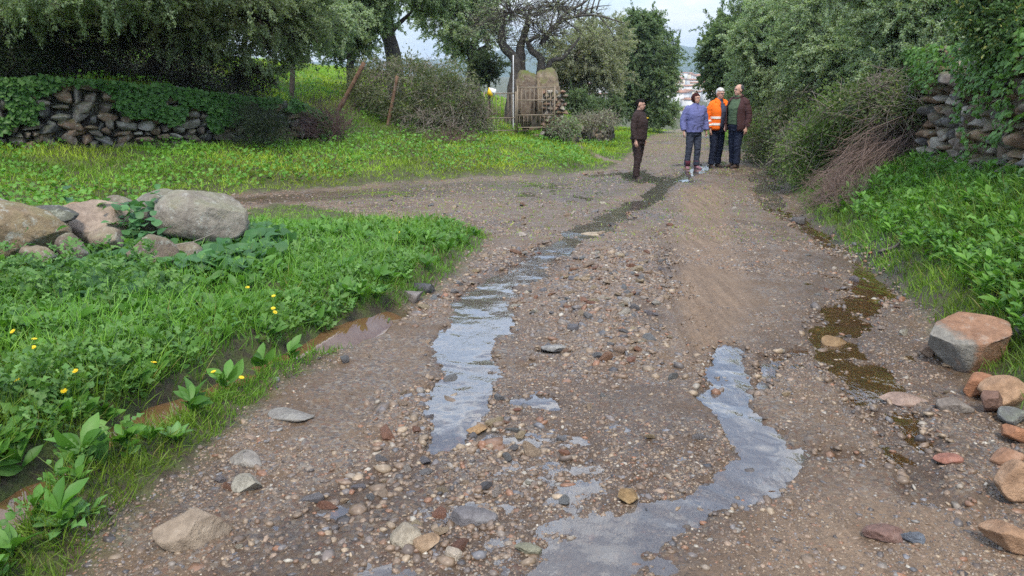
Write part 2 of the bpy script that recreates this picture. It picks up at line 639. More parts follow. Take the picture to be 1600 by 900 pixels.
def stonemat(name, use_obj=True, lichen=.5, moss=0.0, rough=.8, grain=24):
    m, t, p, o = nodes(name)
    v = objvec(t)
    c0 = nn(t, "ShaderNodeObjectInfo").outputs['Color'] if use_obj else attr(t, "Col")
    f1 = noise(t, 5, 6, .6, v)
    c = mix(t, c0, (.62, .60, .60), ramp(t, f1, [(.35, 1.0), (.62, 0.0)]), 'MULTIPLY')
    f2 = noise(t, grain, 7, .7, v)
    c = mix(t, c, ramp(t, f2, [(.28, .55), (.5, 1.0), (.75, 1.35)]), .75, 'MULTIPLY')
    if lichen:
        f3 = noise(t, 13, 8, .75, v)
        c = mix(t, c, (.38, .38, .33), ramp(t, f3, [(.53, 0), (.62, lichen)]))
        f4 = noise(t, 6, 6, .7, v)
        c = mix(t, c, (.16, .13, .045), ramp(t, f4, [(.58, 0), (.68, lichen * .6)]))
    if moss:
        f5 = noise(t, 4, 5, .6, v)
        g = nn(t, "ShaderNodeNewGeometry").outputs['Normal']
        sx = nn(t, "ShaderNodeSeparateXYZ")
        t.links.new(g, sx.inputs[0])
        up = math_(t, 'MULTIPLY', ramp(t, sx.outputs[2], [(.2, 0), (.9, 1)]), ramp(t, f5, [(.4, 0), (.55, moss)]))
        c = mix(t, c, (.10, .12, .025), up)
    t.links.new(c, p.inputs['Base Color'])
    p.inputs['Roughness'].default_value = rough
    p.inputs['Specular IOR Level'].default_value = .35
    h = mix(t, f2, noise(t, 70, 5, .7, v), .4)
    bump(t, p, h, .85, .03)
    return m

M_BOULDER = stonemat("lichen_boulder", True, .75, .35, .88)
M_REDROCK = stonemat("red_rock", True, .12, 0, .85)
M_BLOCK = stonemat("grey_sided_block", True, .3, 0, .85)  # grey replaces the base colour on the left front side, with a noisy edge
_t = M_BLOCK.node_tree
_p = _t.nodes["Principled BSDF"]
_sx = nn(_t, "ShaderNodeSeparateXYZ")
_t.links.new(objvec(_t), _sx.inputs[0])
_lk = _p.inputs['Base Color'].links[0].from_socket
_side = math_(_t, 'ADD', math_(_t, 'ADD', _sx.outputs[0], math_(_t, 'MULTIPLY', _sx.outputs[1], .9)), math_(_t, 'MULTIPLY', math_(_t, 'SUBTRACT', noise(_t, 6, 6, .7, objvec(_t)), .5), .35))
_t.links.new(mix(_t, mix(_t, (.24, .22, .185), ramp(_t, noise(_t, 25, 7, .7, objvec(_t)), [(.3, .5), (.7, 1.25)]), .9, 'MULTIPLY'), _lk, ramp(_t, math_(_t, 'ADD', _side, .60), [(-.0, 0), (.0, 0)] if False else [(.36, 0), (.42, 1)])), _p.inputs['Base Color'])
M_LOOSE = stonemat("loose_stone", True, .12, 0, .55, 40)
M_WALLSTONE = stonemat("wall_stone", False, .55, .5, .9, 14)
M_GRAVEL, _t, _p, _o = nodes("gravel")
_t.links.new(mix(_t, attr(_t, "Col"), ramp(_t, noise(_t, 60, 5, .7, geopos(_t)), [(.3, .6), (.7, 1.3)]), .7, 'MULTIPLY'), _p.inputs['Base Color'])
_p.inputs['Roughness'].default_value = .42

# ground: brown mud, sand and the soil under the grass; Mask = (sand, wet, grassy)
def groundmat(name):
    m, t, p, o = nodes(name)
    v = geopos(t)
    mk = nn(t, "ShaderNodeSeparateColor")
    t.links.new(attr(t, "Mask"), mk.inputs[0])
    sand, wet, gr = mk.outputs
    f_big = noise(t, 1.1, 5, .6, v)
    f_mid = noise(t, 9, 6, .65, v)
    f_fine = noise(t, 70, 6, .7, v)
    f_grain = noise(t, 260, 3, .7, v)
    mud = mix(t, (.105, .060, .027), (.20, .126, .064), ramp(t, f_big, [(.35, 0), (.65, 1)]))
    mud = mix(t, mud, (.11, .075, .05), ramp(t, f_mid, [(.52, 0), (.70, .75)]))
    vor = nn(t, "ShaderNodeTexVoronoi", Scale=58)
    t.links.new(v, vor.inputs['Vector'])
    peb = ramp(t, nn_sep(t, vor.outputs['Color']), [(0, (.07, .068, .07)), (.25, (.20, .15, .11)), (.45, (.30, .23, .16)), (.6, (.19, .10, .065)), (.75, (.16, .16, .165)), (1, (.36, .32, .26))])
    mud = mix(t, mud, peb, ramp(t, noise(t, 4.2, 4, .6, v), [(.38, .15), (.6, .75)]))
    mpt = nn(t, "ShaderNodeMapping")
    mpt.inputs['Rotation'].default_value = (0, 0, .115)
    mpt.inputs['Scale'].default_value = (16, .9, 1)
    t.links.new(v, mpt.inputs[0])
    streak = noise(t, 1.0, 5, .7, mpt.outputs[0])
    snd = mix(t, (.165, .108, .066), (.27, .185, .118), ramp(t, streak, [(.35, 0), (.65, 1)]))
    snd = mix(t, snd, ramp(t, noise(t, 28, 5, .75, v), [(.32, .55), (.5, 1), (.7, 1.2)]), .8, 'MULTIPLY')
    c = mix(t, mud, snd, sand)
    soil = mix(t, (.06, .048, .028), (.075, .10, .022), ramp(t, f_mid, [(.42, 0), (.6, 1)]))
    c = mix(t, c, soil, gr)
    c = mix(t, c, ramp(t, f_fine, [(.3, .6), (.5, 1), (.72, 1.3)]), .8, 'MULTIPLY')
    c = mix(t, c, ramp(t, f_grain, [(.3, .65), (.7, 1.3)]), .6, 'MULTIPLY')
    c = mix(t, c, mix(t, c, (.55, .50, .46), 1.0, 'MULTIPLY'), wet)
    t.links.new(c, p.inputs['Base Color'])
    rg = math_(t, 'SUBTRACT', .85, math_(t, 'MULTIPLY', wet, .50))
    rg = math_(t, 'ADD', rg, math_(t, 'MULTIPLY', math_(t, 'SUBTRACT', f_mid, .5), .35))
    t.links.new(rg, p.inputs['Roughness'])
    h = math_(t, 'ADD', math_(t, 'MULTIPLY', f_fine, .7), math_(t, 'MULTIPLY', f_grain, .3))
    h = math_(t, 'SUBTRACT', h, math_(t, 'MULTIPLY', vor.outputs['Distance'], .35))
    bump(t, p, h, .9, .016)
    return m

def nn_sep(t, colsock):
    s_ = nn(t, "ShaderNodeSeparateColor")
    t.links.new(colsock, s_.inputs[0])
    return s_.outputs[0]

M_GROUND = groundmat("ground_earth")

def watermat(name, tint, muddy=0.0, mudcol=(.2, .13, .07), ripple=.25, scale=26):
    m, t, p, o = nodes(name)
    t.nodes.remove(p)
    v = geopos(t)
    mp_ = nn(t, "ShaderNodeMapping")
    mp_.inputs['Rotation'].default_value = (0, 0, -.35)
    mp_.inputs['Scale'].default_value = (1.3, .5, 1)
    t.links.new(v, mp_.inputs[0])
    f = noise(t, scale, 4, .6, mp_.outputs[0])
    calm = ramp(t, noise(t, 3.0, 3, .5, v), [(.40, .06), (.6, 1)])
    f2 = math_(t, 'MULTIPLY', f, calm)
    b = nn(t, "ShaderNodeBump", Strength=ripple, Distance=.03)
    t.links.new(f2, b.inputs['Height'])
    fr = nn(t, "ShaderNodeFresnel", IOR=1.7)
    t.links.new(b.outputs[0], fr.inputs['Normal'])
    gl = nn(t, "ShaderNodeBsdfGlossy", Roughness=.02, Color=(1, 1, 1, 1))
    t.links.new(b.outputs[0], gl.inputs['Normal'])
    tr = nn(t, "ShaderNodeBsdfTransparent", Color=(*tint, 1))
    under = tr.outputs[0]
    if muddy:
        df = nn(t, "ShaderNodeBsdfDiffuse", Color=(*mudcol, 1))
        mm = nn(t, "ShaderNodeMixShader")
        mm.inputs[0].default_value = muddy
        t.links.new(under, mm.inputs[1])
        t.links.new(df.outputs[0], mm.inputs[2])
        under = mm.outputs[0]
    ms = nn(t, "ShaderNodeMixShader")
    t.links.new(fr.outputs[0], ms.inputs[0])
    t.links.new(under, ms.inputs[1])
    t.links.new(gl.outputs[0], ms.inputs[2])
    t.links.new(ms.outputs[0], o.inputs[0])
    return m
M_WATER = watermat("stream_water", (.80, .74, .66), .18, (.42, .38, .35), .11, 15)
M_MUDWATER = watermat("muddy_water", (.6, .42, .25), .8, (.17, .095, .045), .04, 10)

M_BROWNWATER = watermat("brown_clear_water", (.85, .66, .42), .10, (.28, .18, .09), .22, 16)

# ------------------------------------------------------------------ the land as one grid split into its surfaces
def axis(segments):
    out = [segments[0][0]]
    for a, b, st in segments:
        n = max(1, int(round((b - a) / st)))
        out += list(np.linspace(a, b, n + 1)[1:])
    return np.array(out)

xs = np.concatenate([-np.geomspace(16, 3500, 34)[::-1], axis([(-16, -6, .10), (-6, -2.6, .045), (-2.6, 3.4, .02), (3.4, 6.5, .045), (6.5, 12, .11)])[1:-1], np.geomspace(12, 3500, 34)])
ys = [-60, -30, -12, -4, 0.6]
yy = 1.0
while yy < 60:
    ys.append(yy)
    yy += min(.30, max(.018, yy * yy / 1237 * 1.1))
ys = np.array(ys + list(np.geomspace(60, 5200, 70)))
X, Y = np.meshgrid(xs, ys)
lx, ly = X.ravel(), Y.ravel()
LD = land(lx, ly)
nx, ny = len(xs), len(ys)
ii = np.arange(ny - 1)[:, None] * nx + np.arange(nx - 1)[None]
quads = np.stack([ii, ii + 1, ii + nx + 1, ii + nx], axis=2).reshape(-1, 4)
wetn = np.clip(sst(0.02, .35, LD.wat) + sst(.05, .45, fbm2(lx * .9, ly * .9, 88, 4)) * .9 * LD.road, 0, 1)
side = line_m(lx, ly, pxline([(380, 315, .8), (560, 303, 1.1), (760, 291, 1.3), (940, 282, 1.2)]))
wetn = np.clip(np.maximum(np.maximum(wetn, .42 * LD.road + .45 * LD.pz), np.maximum(sst(0, .5, side), sst(0, .5, line_m(lx, ly, S_LOW)))) * (1 - .55 * LD.sand), 0, 1)
grassy = (1 - LD.road) * (1 - .9 * sst(.1, .5, line_m(lx, ly, GATE_PATH)))
maskv = np.stack([LD.sand + .0 * lx + sst(20, 26, ly) * .8 * LD.road, wetn, grassy], axis=1)
maskv = np.clip(maskv, 0, 1)
Vg = np.stack([lx, ly, LD.z], axis=1)

def sub_mesh(name, faces, V, m, mask=None, smooth=True):
    used = np.unique(faces)
    idx = np.zeros(len(V), np.int64)
    idx[used] = np.arange(len(used))
    return mesh(name, V[used], [idx[faces]], None, smooth, (m,), None if mask is None else mask[used])

fgrass = LD.grass[quads].mean(axis=1)
fy = ly[quads].mean(axis=1)
is_track = (fgrass < 0) & (fy < 75) & (np.abs(lx[quads].mean(axis=1)) < 30)
link("ground", sub_mesh("ground", quads[~is_track], Vg, M_GROUND, maskv), kind='structure')
link("dirt_track", sub_mesh("dirt_track", quads[is_track], Vg, M_GROUND, maskv), kind='structure')
# water lies a little under the mean surface; bumps and stones break it
wz = LD.base - .021 + .007 * LD.pz + .008 * LD.p3 + .008 * fbm2(lx * .8, ly * .8, 301, 2)
pu = (ly + .35 * lx + 1.1 * fbm2(lx * 1.6, ly * 1.1, 311, 3)) / .55      # the flow undulates gently down the slope
wz = wz + (SLOPE * .55 * .35 * np.sin(2 * np.pi * pu) / (2 * np.pi) + .0050 * fbm2(lx * 4.2 + ly * .8, ly * 3.6, 321, 3)) * (ly < 40)
fw = ((LD.wat + LD.pz)[quads].max(axis=1) > .01) & ((LD.z - wz)[quads].min(axis=1) < .0) & (LD.road[quads].mean(axis=1) > .6)
edge_q = (line_m(lx, ly, [(a, b, c * 2.2) for a, b, c in S_EDGE]) > 0)[quads].any(axis=1) & (ly[quads].mean(axis=1) < 12)
Vw = np.stack([lx, ly, wz], 1)
link("stream_water", sub_mesh("stream_water", quads[fw & ~edge_q], Vw, M_WATER), kind='structure')
link("roadside_water", sub_mesh("roadside_water", quads[fw & edge_q], Vw, M_BROWNWATER), kind='structure')
dz_ = LD.base - .085
fd = (LD.dm[quads].max(axis=1) > .01) & ((LD.z - dz_)[quads].min(axis=1) < 0)
link("ditch_water", sub_mesh("ditch_water", quads[fd], np.stack([lx, ly, dz_], 1), M_MUDWATER), kind='structure')

# hills beyond the town
hx = np.linspace(-2600, 3600, 190)
hy = np.linspace(1250, 4600, 90)
HX, HY = np.meshgrid(hx, hy)
hxr, hyr = HX.ravel(), HY.ravel()
hh = -6 + 14 * sst(1250, 2000, hyr) + (.25 + .75 * sst(-500, 350, hxr)) * (100 + 45 * fbm2(hxr / 700, hyr / 700, 3, 4) + 14 * fbm2(hxr / 120, hyr / 120, 7, 4)) * sst(1800, 3000, hyr + 220 * fbm2(hxr / 500, hyr / 500, 13, 3)) + 20 * fbm2(hxr / 300, hyr / 300, 23, 3) * sst(1300, 1700, hyr)
i2 = np.arange(89)[:, None] * 190 + np.arange(189)[None]
hq = np.stack([i2, i2 + 1, i2 + 191, i2 + 190], axis=2).reshape(-1, 4)
m_hill, t_, p_, o_ = nodes("wooded_hill")
v_ = geopos(t_)
t_.links.new(mix(t_, ramp(t_, noise(t_, .012, 6, .65, v_), [(.35, (.022, .055, .035)), (.6, (.04, .08, .045)), (.75, (.12, .14, .06))]),
                 ramp(t_, noise(t_, .09, 5, .7, v_), [(.3, .5), (.7, 1.3)]), .8, 'MULTIPLY'), p_.inputs['Base Color'])
p_.inputs['Roughness'].default_value = .95
link("hills", mesh("hills", np.stack([hxr, hyr, hh], 1), [hq], None, True, (m_hill,)), kind='structure')

m_hz = bpy.data.materials.new("haze")
m_hz.use_nodes = True
t_ = m_hz.node_tree
t_.nodes.remove(t_.nodes["Principled BSDF"])
vp = nn(t_, "ShaderNodeVolumePrincipled", Density=0.00022)
vp.inputs['Color'].default_value = (.72, .84, .97, 1)
t_.links.new(vp.outputs[0], t_.nodes["Material Output"].inputs['Volume'])
v_, f_ = box(-3700, 3800, -75, 5400, -26, 190)
link("haze", mesh("haze", v_, [f_], None, False, (m_hz,)), kind='stuff')

# ------------------------------------------------------------------ the town down in the valley
M_WHITE = plain("limewashed_wall", (.60, .59, .57), .85, .08, .3, .2, bumps=0)
M_CREAM = plain("cream_wall", (.62, .55, .44), .85, .1, .3, .2, bumps=0)
M_TILE = plain("clay_roof_tile", (.40, .22, .15), .85, .35, .5, .2, bumps=.3, bscale=3, bdist=.1)
M_DARK = plain("dark_opening", (.04, .045, .05), .4, .1, 2, .5, bumps=0)

def make_house(wall_m, wx, dy, h, rh, cols, rows):
    v, f = box(-wx / 2, wx / 2, -dy / 2, dy / 2, -6, h)
    wall = mesh("wall", v, [f], None, False, (wall_m,))
    e = .45
    V = np.array([[-wx / 2 - e, -dy / 2 - e, h + .01], [wx / 2 + e, -dy / 2 - e, h + .01], [wx / 2 + e, dy / 2 + e, h + .01], [-wx / 2 - e, dy / 2 + e, h + .01],
                  [-wx / 2 - e, 0, h + rh], [wx / 2 + e, 0, h + rh]])
    roof = mesh("roof", V, [np.array([[0, 1, 5, 4], [2, 3, 4, 5], [3, 2, 1, 0]]), np.array([[0, 4, 3], [1, 2, 5]])], None, False, (M_TILE,))
    wins = []
    for c in range(cols):
        for r in range(rows):
            cx = (c + .5) / cols * wx - wx / 2
            v, f = box(cx - .5, cx + .5, -dy / 2 - .06, -dy / 2 + .1, 1 + r * 3, 2.4 + r * 3)
            wins.append(mesh("window", v, [f], None, False, (M_DARK,)))
    v, f = box(wx * .2, wx * .2 + .8, -.2, .5, h + rh * .5, h + rh + .9)
    ch = mesh("chimney", v, [f], None, False, (wall_m,))
    return wall, roof, wins, ch

KINDS = [make_house(M_WHITE, 13, 8, 6.6, 1.1, 3, 2), make_house(M_WHITE, 16, 8, 4.6, 1.0, 4, 1), make_house(M_CREAM, 11, 8, 7.2, 1.0, 3, 2), make_house(M_WHITE, 20, 9, 8.0, 1.3, 5, 2)]
HLAB = ["white two-storey house with red tiled roof in the town below", "low white house with red tiled roof in the town below",
        "cream house with red tiled roof in the town below", "long white building with red tiled roof in the town below"]
hr = random.Random(3)
spots = []
yh = 300.0
while yh < 1150:
    xh = .015 * yh if yh > 520 else .17 * yh
    while xh < .285 * yh:
        if hr.random() < .86:
            spots.append((xh + hr.uniform(-4, 4), yh + hr.uniform(-7, 7), hr.choice([0, 0, 1, 1, 2, 3]), hr.uniform(-.5, .5) + hr.choice([0, 1.57, 1.57])))
        xh += hr.uniform(15, 27) * (1 + .5 * (yh > 700))
    yh += hr.uniform(19, 27) * (1 if yh < 500 else 1.7)
for hx_, hy_, k, rz in spots:
    wall, roof, wins, ch = KINDS[k]
    o = thing("town_house", HLAB[k], "house", (hx_, hy_, hz(hx_, hy_)), rz, ["white two-storey houses of the town", "low white houses of the town", "cream houses of the town", "long white buildings of the town"][k])
    link("wall", wall, o)
    rf = link("roof", roof, o)
    if hy_ < 520:
        link("chimney", ch, rf)
        for wn in wins:
            link("window", wn, o)

# ------------------------------------------------------------------ trees
def leaf_tpl(wd=.22, fold=.0):
    return np.array([[0, 0, 0], [wd, .45, fold], [0, 1, -.05], [-wd, .45, fold]], float), np.array([[0, 1, 2, 3]])
LT, LF = leaf_tpl(.25)
LTW, _ = leaf_tpl(.30, .06)

def crown_leaves(blobs, nclump, nleaf, sigma, length, cols, hang=.2, tpl=LT, inner=.45, flat=.8, lv=.16, tree_like=False):
    if tree_like:
        fine = math.dist(blobs[0][0], EYE) < 26
        nclump *= 2
        nleaf, length = (int(nleaf * 1.15), length * .60) if fine else (int(nleaf * .85), length * .74)
        ex = []
        for c, r in blobs:
            for q in range(3):
                u_ = norm(RNG.normal(size=3) + np.array([0, 0, .25]))
                ex.append((np.asarray(c) + u_ * np.asarray(r) * .85, np.asarray(r) * RNG.uniform(.28, .5)))
        blobs = list(blobs) + ex
    b = np.array([list(c) + list(r) for c, r in blobs], float)
    wgt = (b[:, 3] * b[:, 4] * b[:, 5]) ** .7
    k = RNG.choice(len(b), nclump, p=wgt / wgt.sum())
    d = norm(RNG.normal(size=(nclump, 3)))
    rr = (inner + (1 - inner) * RNG.random(nclump) ** .6) * (1 + .12 * RNG.normal(size=nclump))
    cc = b[k, :3] + d * b[k, 3:] * rr[:, None]
    # uneven outline
    cc += (.30 if tree_like else .12) * b[k, 3:].mean(axis=1)[:, None] * np.stack([vnoise3(cc * .9 + 7 * q, q) for q in range(3)], 1)
    n = nclump * nleaf
    ci = np.repeat(np.arange(nclump), nleaf)
    sg = sigma * RNG.uniform(.6, 1.4, nclump)[ci]
    off = RNG.normal(size=(n, 3)) * sg[:, None] * np.array([1, 1, flat])
    pos = cc[ci] + off
    dirs = norm(d[ci] * .5 + RNG.normal(size=(n, 3)) * .8 + off / (sg[:, None] * 2.5) - np.array([0, 0, hang]))
    tips = None
    if tree_like:
        # leafy sprays strung along drooping twigs
        ds = norm(d * .8 + RNG.normal(size=(nclump, 3)) * .6 - np.array([0, 0, hang]))
        sl = sigma * RNG.uniform(1.6, 4.6, nclump)
        t = RNG.random(n) ** .85
        pos = cc[ci] + ds[ci] * (sl[ci] * (t - .35))[:, None] + RNG.normal(size=(n, 3)) * sigma * .17 * (1.25 - .7 * t)[:, None]
        pos[:, 2] -= hang * .9 * sl[ci] * t * t
        dirs = norm(ds[ci] * .7 + RNG.normal(size=(n, 3)) * .55 - np.array([0, 0, hang * .5]))
        tips = (cc - ds * (sl * .4)[:, None], cc + ds * (sl * .35)[:, None] - np.array([0, 0, 1]) * (hang * .45 * sl)[:, None])
    R = frames(dirs, norm(RNG.normal(size=(n, 3)) * .7 + np.array([0, 0, .8])))
    L_ = length * RNG.uniform(.65, 1.35, n)
    cols = np.array(cols, float)
    cw = RNG.random(nclump)
    base = cols[0] * (1 - cw[:, None]) + cols[1] * cw[:, None]
    c = base[ci] * RNG.uniform(1 - lv, 1 + lv, n)[:, None]
    if len(cols) > 2:
        sel = RNG.random(n) < .05
        c[sel] = cols[2] * RNG.uniform(.8, 1.2, sel.sum())[:, None]
    V, Fa, C = scatter(tpl, LF, pos, R, L_, c)
    return V, Fa, C, cc, b[k, :3], tips

def tree(name, label, cat, base, blobs, stems, nclump, nleaf, sigma, length, cols, group=None, hang=.10, bark=None, inner=.45,
         twigs=.6, tpl=LT, rtwig=.014, flat=.8, leafm=None, extra_limbs=()):
    """stems: list of (points, radii); limbs run from the stem tops to every crown lobe"""
    bark = bark or M_BARK
    base = np.asarray(base, float)
    o = thing(name, label, cat, base, 0, group)
    mb = MB()
    tops = []
    for pts, rad in stems:
        cpts = curve(pts, 6)
        rr = np.interp(np.linspace(0, 1, len(cpts)), np.linspace(0, 1, len(rad)), rad)
        v, f = tube(cpts, rr, 10)
        v = v + norm(v - np.repeat(cpts, 10, 0)) * (np.repeat(rr, 10) * .32 * fbm3(v * 2.6, 3, 3))[:, None]
        mb.add(v, f)
        tops.append((cpts, rr))
    if mb.n:
        link("trunk", mb.mesh("trunk", (bark,), True, base), o)
    V, Fa, C, cc, bc, tips = crown_leaves(blobs, nclump, nleaf, sigma, length, cols, hang, tpl, inner, flat, .16, True)
    link("crown", mesh("crown", V - base, [Fa], C, False, (leafm or M_LEAFDULL,)), o)
    lm = MB()
    for c, r in blobs:
        c = np.asarray(c, float)
        best = None
        for cpts, rr in tops:
            q = int(len(cpts) * .55) + int(np.argmin(np.linalg.norm(cpts[int(len(cpts) * .55):] - c, axis=1)))
            dd = np.linalg.norm(cpts[q] - c)
            if best is None or dd < best[0]:
                best = (dd, cpts[q], rr[q])
        if best is None:
            continue
        a = best[1]
        mid = (a + c) / 2 + RNG.normal(size=3) * .12 * best[0] + np.array([0, 0, .06 * best[0]])
        lp = curve([a, mid, c + (c - a) * .25], 5)
        v, f = tube(lp, np.linspace(min(best[2] * .75, .12), .02, len(lp)), 6)
        lm.add(v, f)
    for pts, r0, r1 in extra_limbs:
        lp = curve(pts, 6)
        v, f = tube(lp, np.linspace(r0, r1, len(lp)), 6)
        lm.add(v, f)
    sel = RNG.random(len(cc)) < twigs
    if sel.any():
        p1, p0 = cc[sel], bc[sel]
        p0 = p0 + (p1 - p0) * RNG.uniform(.0, .35, sel.sum())[:, None]
        md = (p0 + p1) / 2 + RNG.normal(size=p0.shape) * .12 * np.linalg.norm(p1 - p0, axis=1)[:, None]
        v, f = sticks(p0, md, rtwig, rtwig * .7)
        lm.add(v, f)
        v, f = sticks(md, p1 + (p1 - md) * .25, rtwig * .7, rtwig * .3)
        lm.add(v, f)
    v, f = sticks(tips[0], tips[1], rtwig * .5, rtwig * .25)
    lm.add(v, f)
    if lm.n:
        link("limbs", lm.mesh("limbs", (bark,), True, base), o)
    return o

OLIVE = [(0.203, 0.281, 0.163), (0.390, 0.468, 0.320), (0.415, 0.464, 0.342)]
OLIVE_DK = [(0.140, 0.203, 0.101), (0.296, 0.375, 0.218), (0.342, 0.390, 0.244)]
OAK = [(0.101, 0.156, 0.085), (0.218, 0.289, 0.163), (0.268, 0.317, 0.195)]
GREY = [(0.229, 0.249, 0.174), (0.363, 0.376, 0.282), (0.357, 0.347, 0.284)]

def blob(px, py, d, rxp, ryp, depth=None):
    k = d / F
    return (P(px, py, d), (rxp * k, (depth or rxp * .85) * k if depth is None or depth > 8 else depth, ryp * k))

def stem(pxs, d, rads):
    return ([P(a, b, d + (c if c else 0)) for a, b, c in pxs], rads)

def tbase(px, py, d):
    p = P(px, py, d)
    return np.array([p[0], p[1], hz(p[0], p[1])])

def stem_from_ground(pxs, d, rads):
    pts, r = stem(pxs, d, rads)
    g = pts[0].copy()
    g[2] = min(hz(g[0], g[1]) - .15, g[2])
    return ([g] + pts[1:], r)

tree("olive_tree", "dark olive tree leaning over the ivy wall in the far left corner", "tree", tbase(60, 100, 17.5),
     [blob(60, -20, 17.5, 120, 70), blob(-60, 0, 16.5, 110, 80), blob(160, -60, 18, 110, 70), blob(20, 60, 19, 70, 35), blob(150, 25, 18.2, 60, 35), blob(60, -30, 15, 110, 45), blob(180, -20, 15.6, 90, 45)],
     [stem_from_ground([(120, 120, 0), (95, 70, 0), (60, 20, 0), (40, -40, 0)], 17.8, [.22, .17, .13, .06])],
     700, 95, .20, .095, OLIVE_DK)
tree("olive_tree", "wide spreading olive tree above the middle of the ivy-covered wall", "tree", tbase(235, 130, 19),
     [blob(300, -20, 19, 140, 75), blob(400, 25, 18.6, 100, 60), blob(220, 20, 18.4, 90, 45), blob(450, 55, 19.5, 55, 35), blob(310, 45, 18, 80, 38), blob(400, -60, 19, 110, 60), blob(320, -30, 16.6, 120, 45)],
     [stem_from_ground([(215, 135, 0), (245, 95, 0), (280, 55, 0), (300, 0, 0)], 19, [.20, .15, .12, .06]),
      stem_from_ground([(293, 115, 0), (292, 70, 0), (300, 30, 0)], 19.4, [.07, .06, .04])],
     950, 95, .20, .10, [(.12, .165, .085), (.25, .30, .18), (.32, .36, .25)], hang=.12)
tree("olive_tree", "olive tree with one thin bare trunk on the bright grass slope", "tree", tbase(452, 118, 23),
     [blob(470, 20, 23.5, 70, 50), blob(430, -20, 23.5, 70, 50), blob(520, 30, 24.5, 45, 45)],
     [stem_from_ground([(452, 120, 0), (458, 92, 0), (462, 65, 0), (470, 20, 0)], 23, [.075, .07, .065, .04])],
     420, 90, .2, .105, OLIVE)
tree("olive_tree", "dense dark olive tree between the thin trunk and the black trunk", "tree", tbase(548, 105, 27),
     [blob(545, 25, 27, 55, 55), blob(575, -10, 27, 60, 50), blob(520, 60, 27.5, 35, 30), blob(562, 65, 27, 26, 25)],
     [stem_from_ground([(545, 105, 0), (548, 70, 0), (550, 20, 0)], 27, [.14, .12, .06])],
     520, 80, .2, .11, OLIVE_DK)
tree("olive_tree", "tree with a crooked black trunk against the white sky gap", "tree", tbase(618, 100, 29),
     [blob(640, -30, 29, 65, 34), blob(590, -8, 29, 36, 35), blob(675, 0, 29.5, 30, 22)],
     [stem_from_ground([(620, 100, 0), (612, 75, 0), (603, 48, 0), (606, 25, 0), (600, -10, 0)], 29, [.34, .27, .25, .22, .12]),
      ([P(606, 55, 29), P(622, 38, 29), P(640, 22, 29)], [.12, .09, .05])],
     330, 80, .2, .11, OLIVE_DK)
tree("olive_tree", "grey-green olive tree with low forked trunk left of the old tree", "tree", tbase(742, 100, 33),
     [blob(705, 20, 33, 55, 45), blob(712, 62, 33.5, 30, 22), blob(740, 35, 33, 45, 45), blob(720, -25, 33, 70, 40)],
     [stem_from_ground([(742, 100, 0), (738, 85, 0), (728, 70, 0), (715, 40, 0)], 33, [.28, .24, .2, .08]),
      ([P(740, 92, 33), P(752, 80, 33), P(762, 70, 33), P(755, 40, 33)], [.22, .17, .14, .06])],
     520, 80, .2, .115, OLIVE)
tree("olive_sapling", "small round green tree standing beside the old thick trunks", "tree", tbase(764, 128, 31.5),
     [blob(764, 102, 31.5, 24, 20), blob(750, 108, 31.5, 14, 12)],
     [stem_from_ground([(764, 128, 0), (764, 112, 0), (764, 100, 0)], 31.5, [.07, .06, .04])], 130, 60, .14, .10, [(.06, .09, .05), (.10, .14, .08), (.15, .18, .1)])
# the old twisted tree behind the gate
D = 29.0
tree("old_olive_tree", "old gnarled tree with several thick twisted trunks and bare twigs behind the gate", "tree", tbase(812, 130, D),
     [blob(800, 20, D, 70, 45), blob(850, 55, D, 60, 40), blob(870, 10, D + .5, 70, 40), blob(780, 60, D, 35, 20)],
     [stem_from_ground([(797, 135, 0), (806, 112, 0), (804, 92, 0), (790, 76, 0), (783, 60, 0), (790, 20, 0)], D, [.30, .20, .17, .16, .14, .06]),
      stem_from_ground([(815, 130, .3), (814, 100, .3), (813, 75, .3), (822, 45, .3), (830, 10, .3)], D, [.24, .18, .16, .12, .05]),
      stem_from_ground([(833, 122, .1), (845, 108, .1), (843, 90, .1), (830, 78, .1), (822, 60, .1)], D, [.17, .15, .13, .12, .08]),
      stem_from_ground([(838, 116, .2), (856, 105, .2), (880, 90, .2), (905, 60, .2)], D, [.12, .09, .07, .04])],
     260, 12, .25, .085, GREY, bark=M_BARK, twigs=1.0, rtwig=.016, inner=.25,
     extra_limbs=[([P(845, 70, D), P(865, 42, D), P(890, 28, D), P(930, 24, D), P(975, 36, D)], .10, .015), ([P(865, 45, D), P(885, 20, D), P(915, 2, D), P(930, -20, D)], .08, .02),
                  ([P(900, 26, D), P(925, 12, D), P(955, 8, D)], .04, .01), ([P(880, 30, D), P(900, 45, D), P(915, 60, D)], .04, .01), ([P(935, 24, D), P(950, 42, D), P(960, 58, D)], .03, .008)]
     + [([P(860 + q * 9, 40 - q * 3, D), P(866 + q * 10, 20 - q * 5, D + .2), P(880 + q * 11 + (q % 3) * 6, -8 - (q % 4) * 6, D + .3)], .03, .008) for q in range(9)])
tree("olive_tree", "pale grey bushy olive tree right of the stone gateposts", "tree", tbase(905, 175, 33),
     [blob(905, 85, 33, 50, 45), blob(930, 120, 33, 45, 40), blob(890, 125, 33.5, 35, 30), blob(940, 75, 34, 40, 45)],
     [stem_from_ground([(905, 180, 0), (905, 150, 0), (910, 100, 0)], 33, [.15, .13, .07])],
     560, 80, .22, .11, GREY, bark=M_BARKPALE)
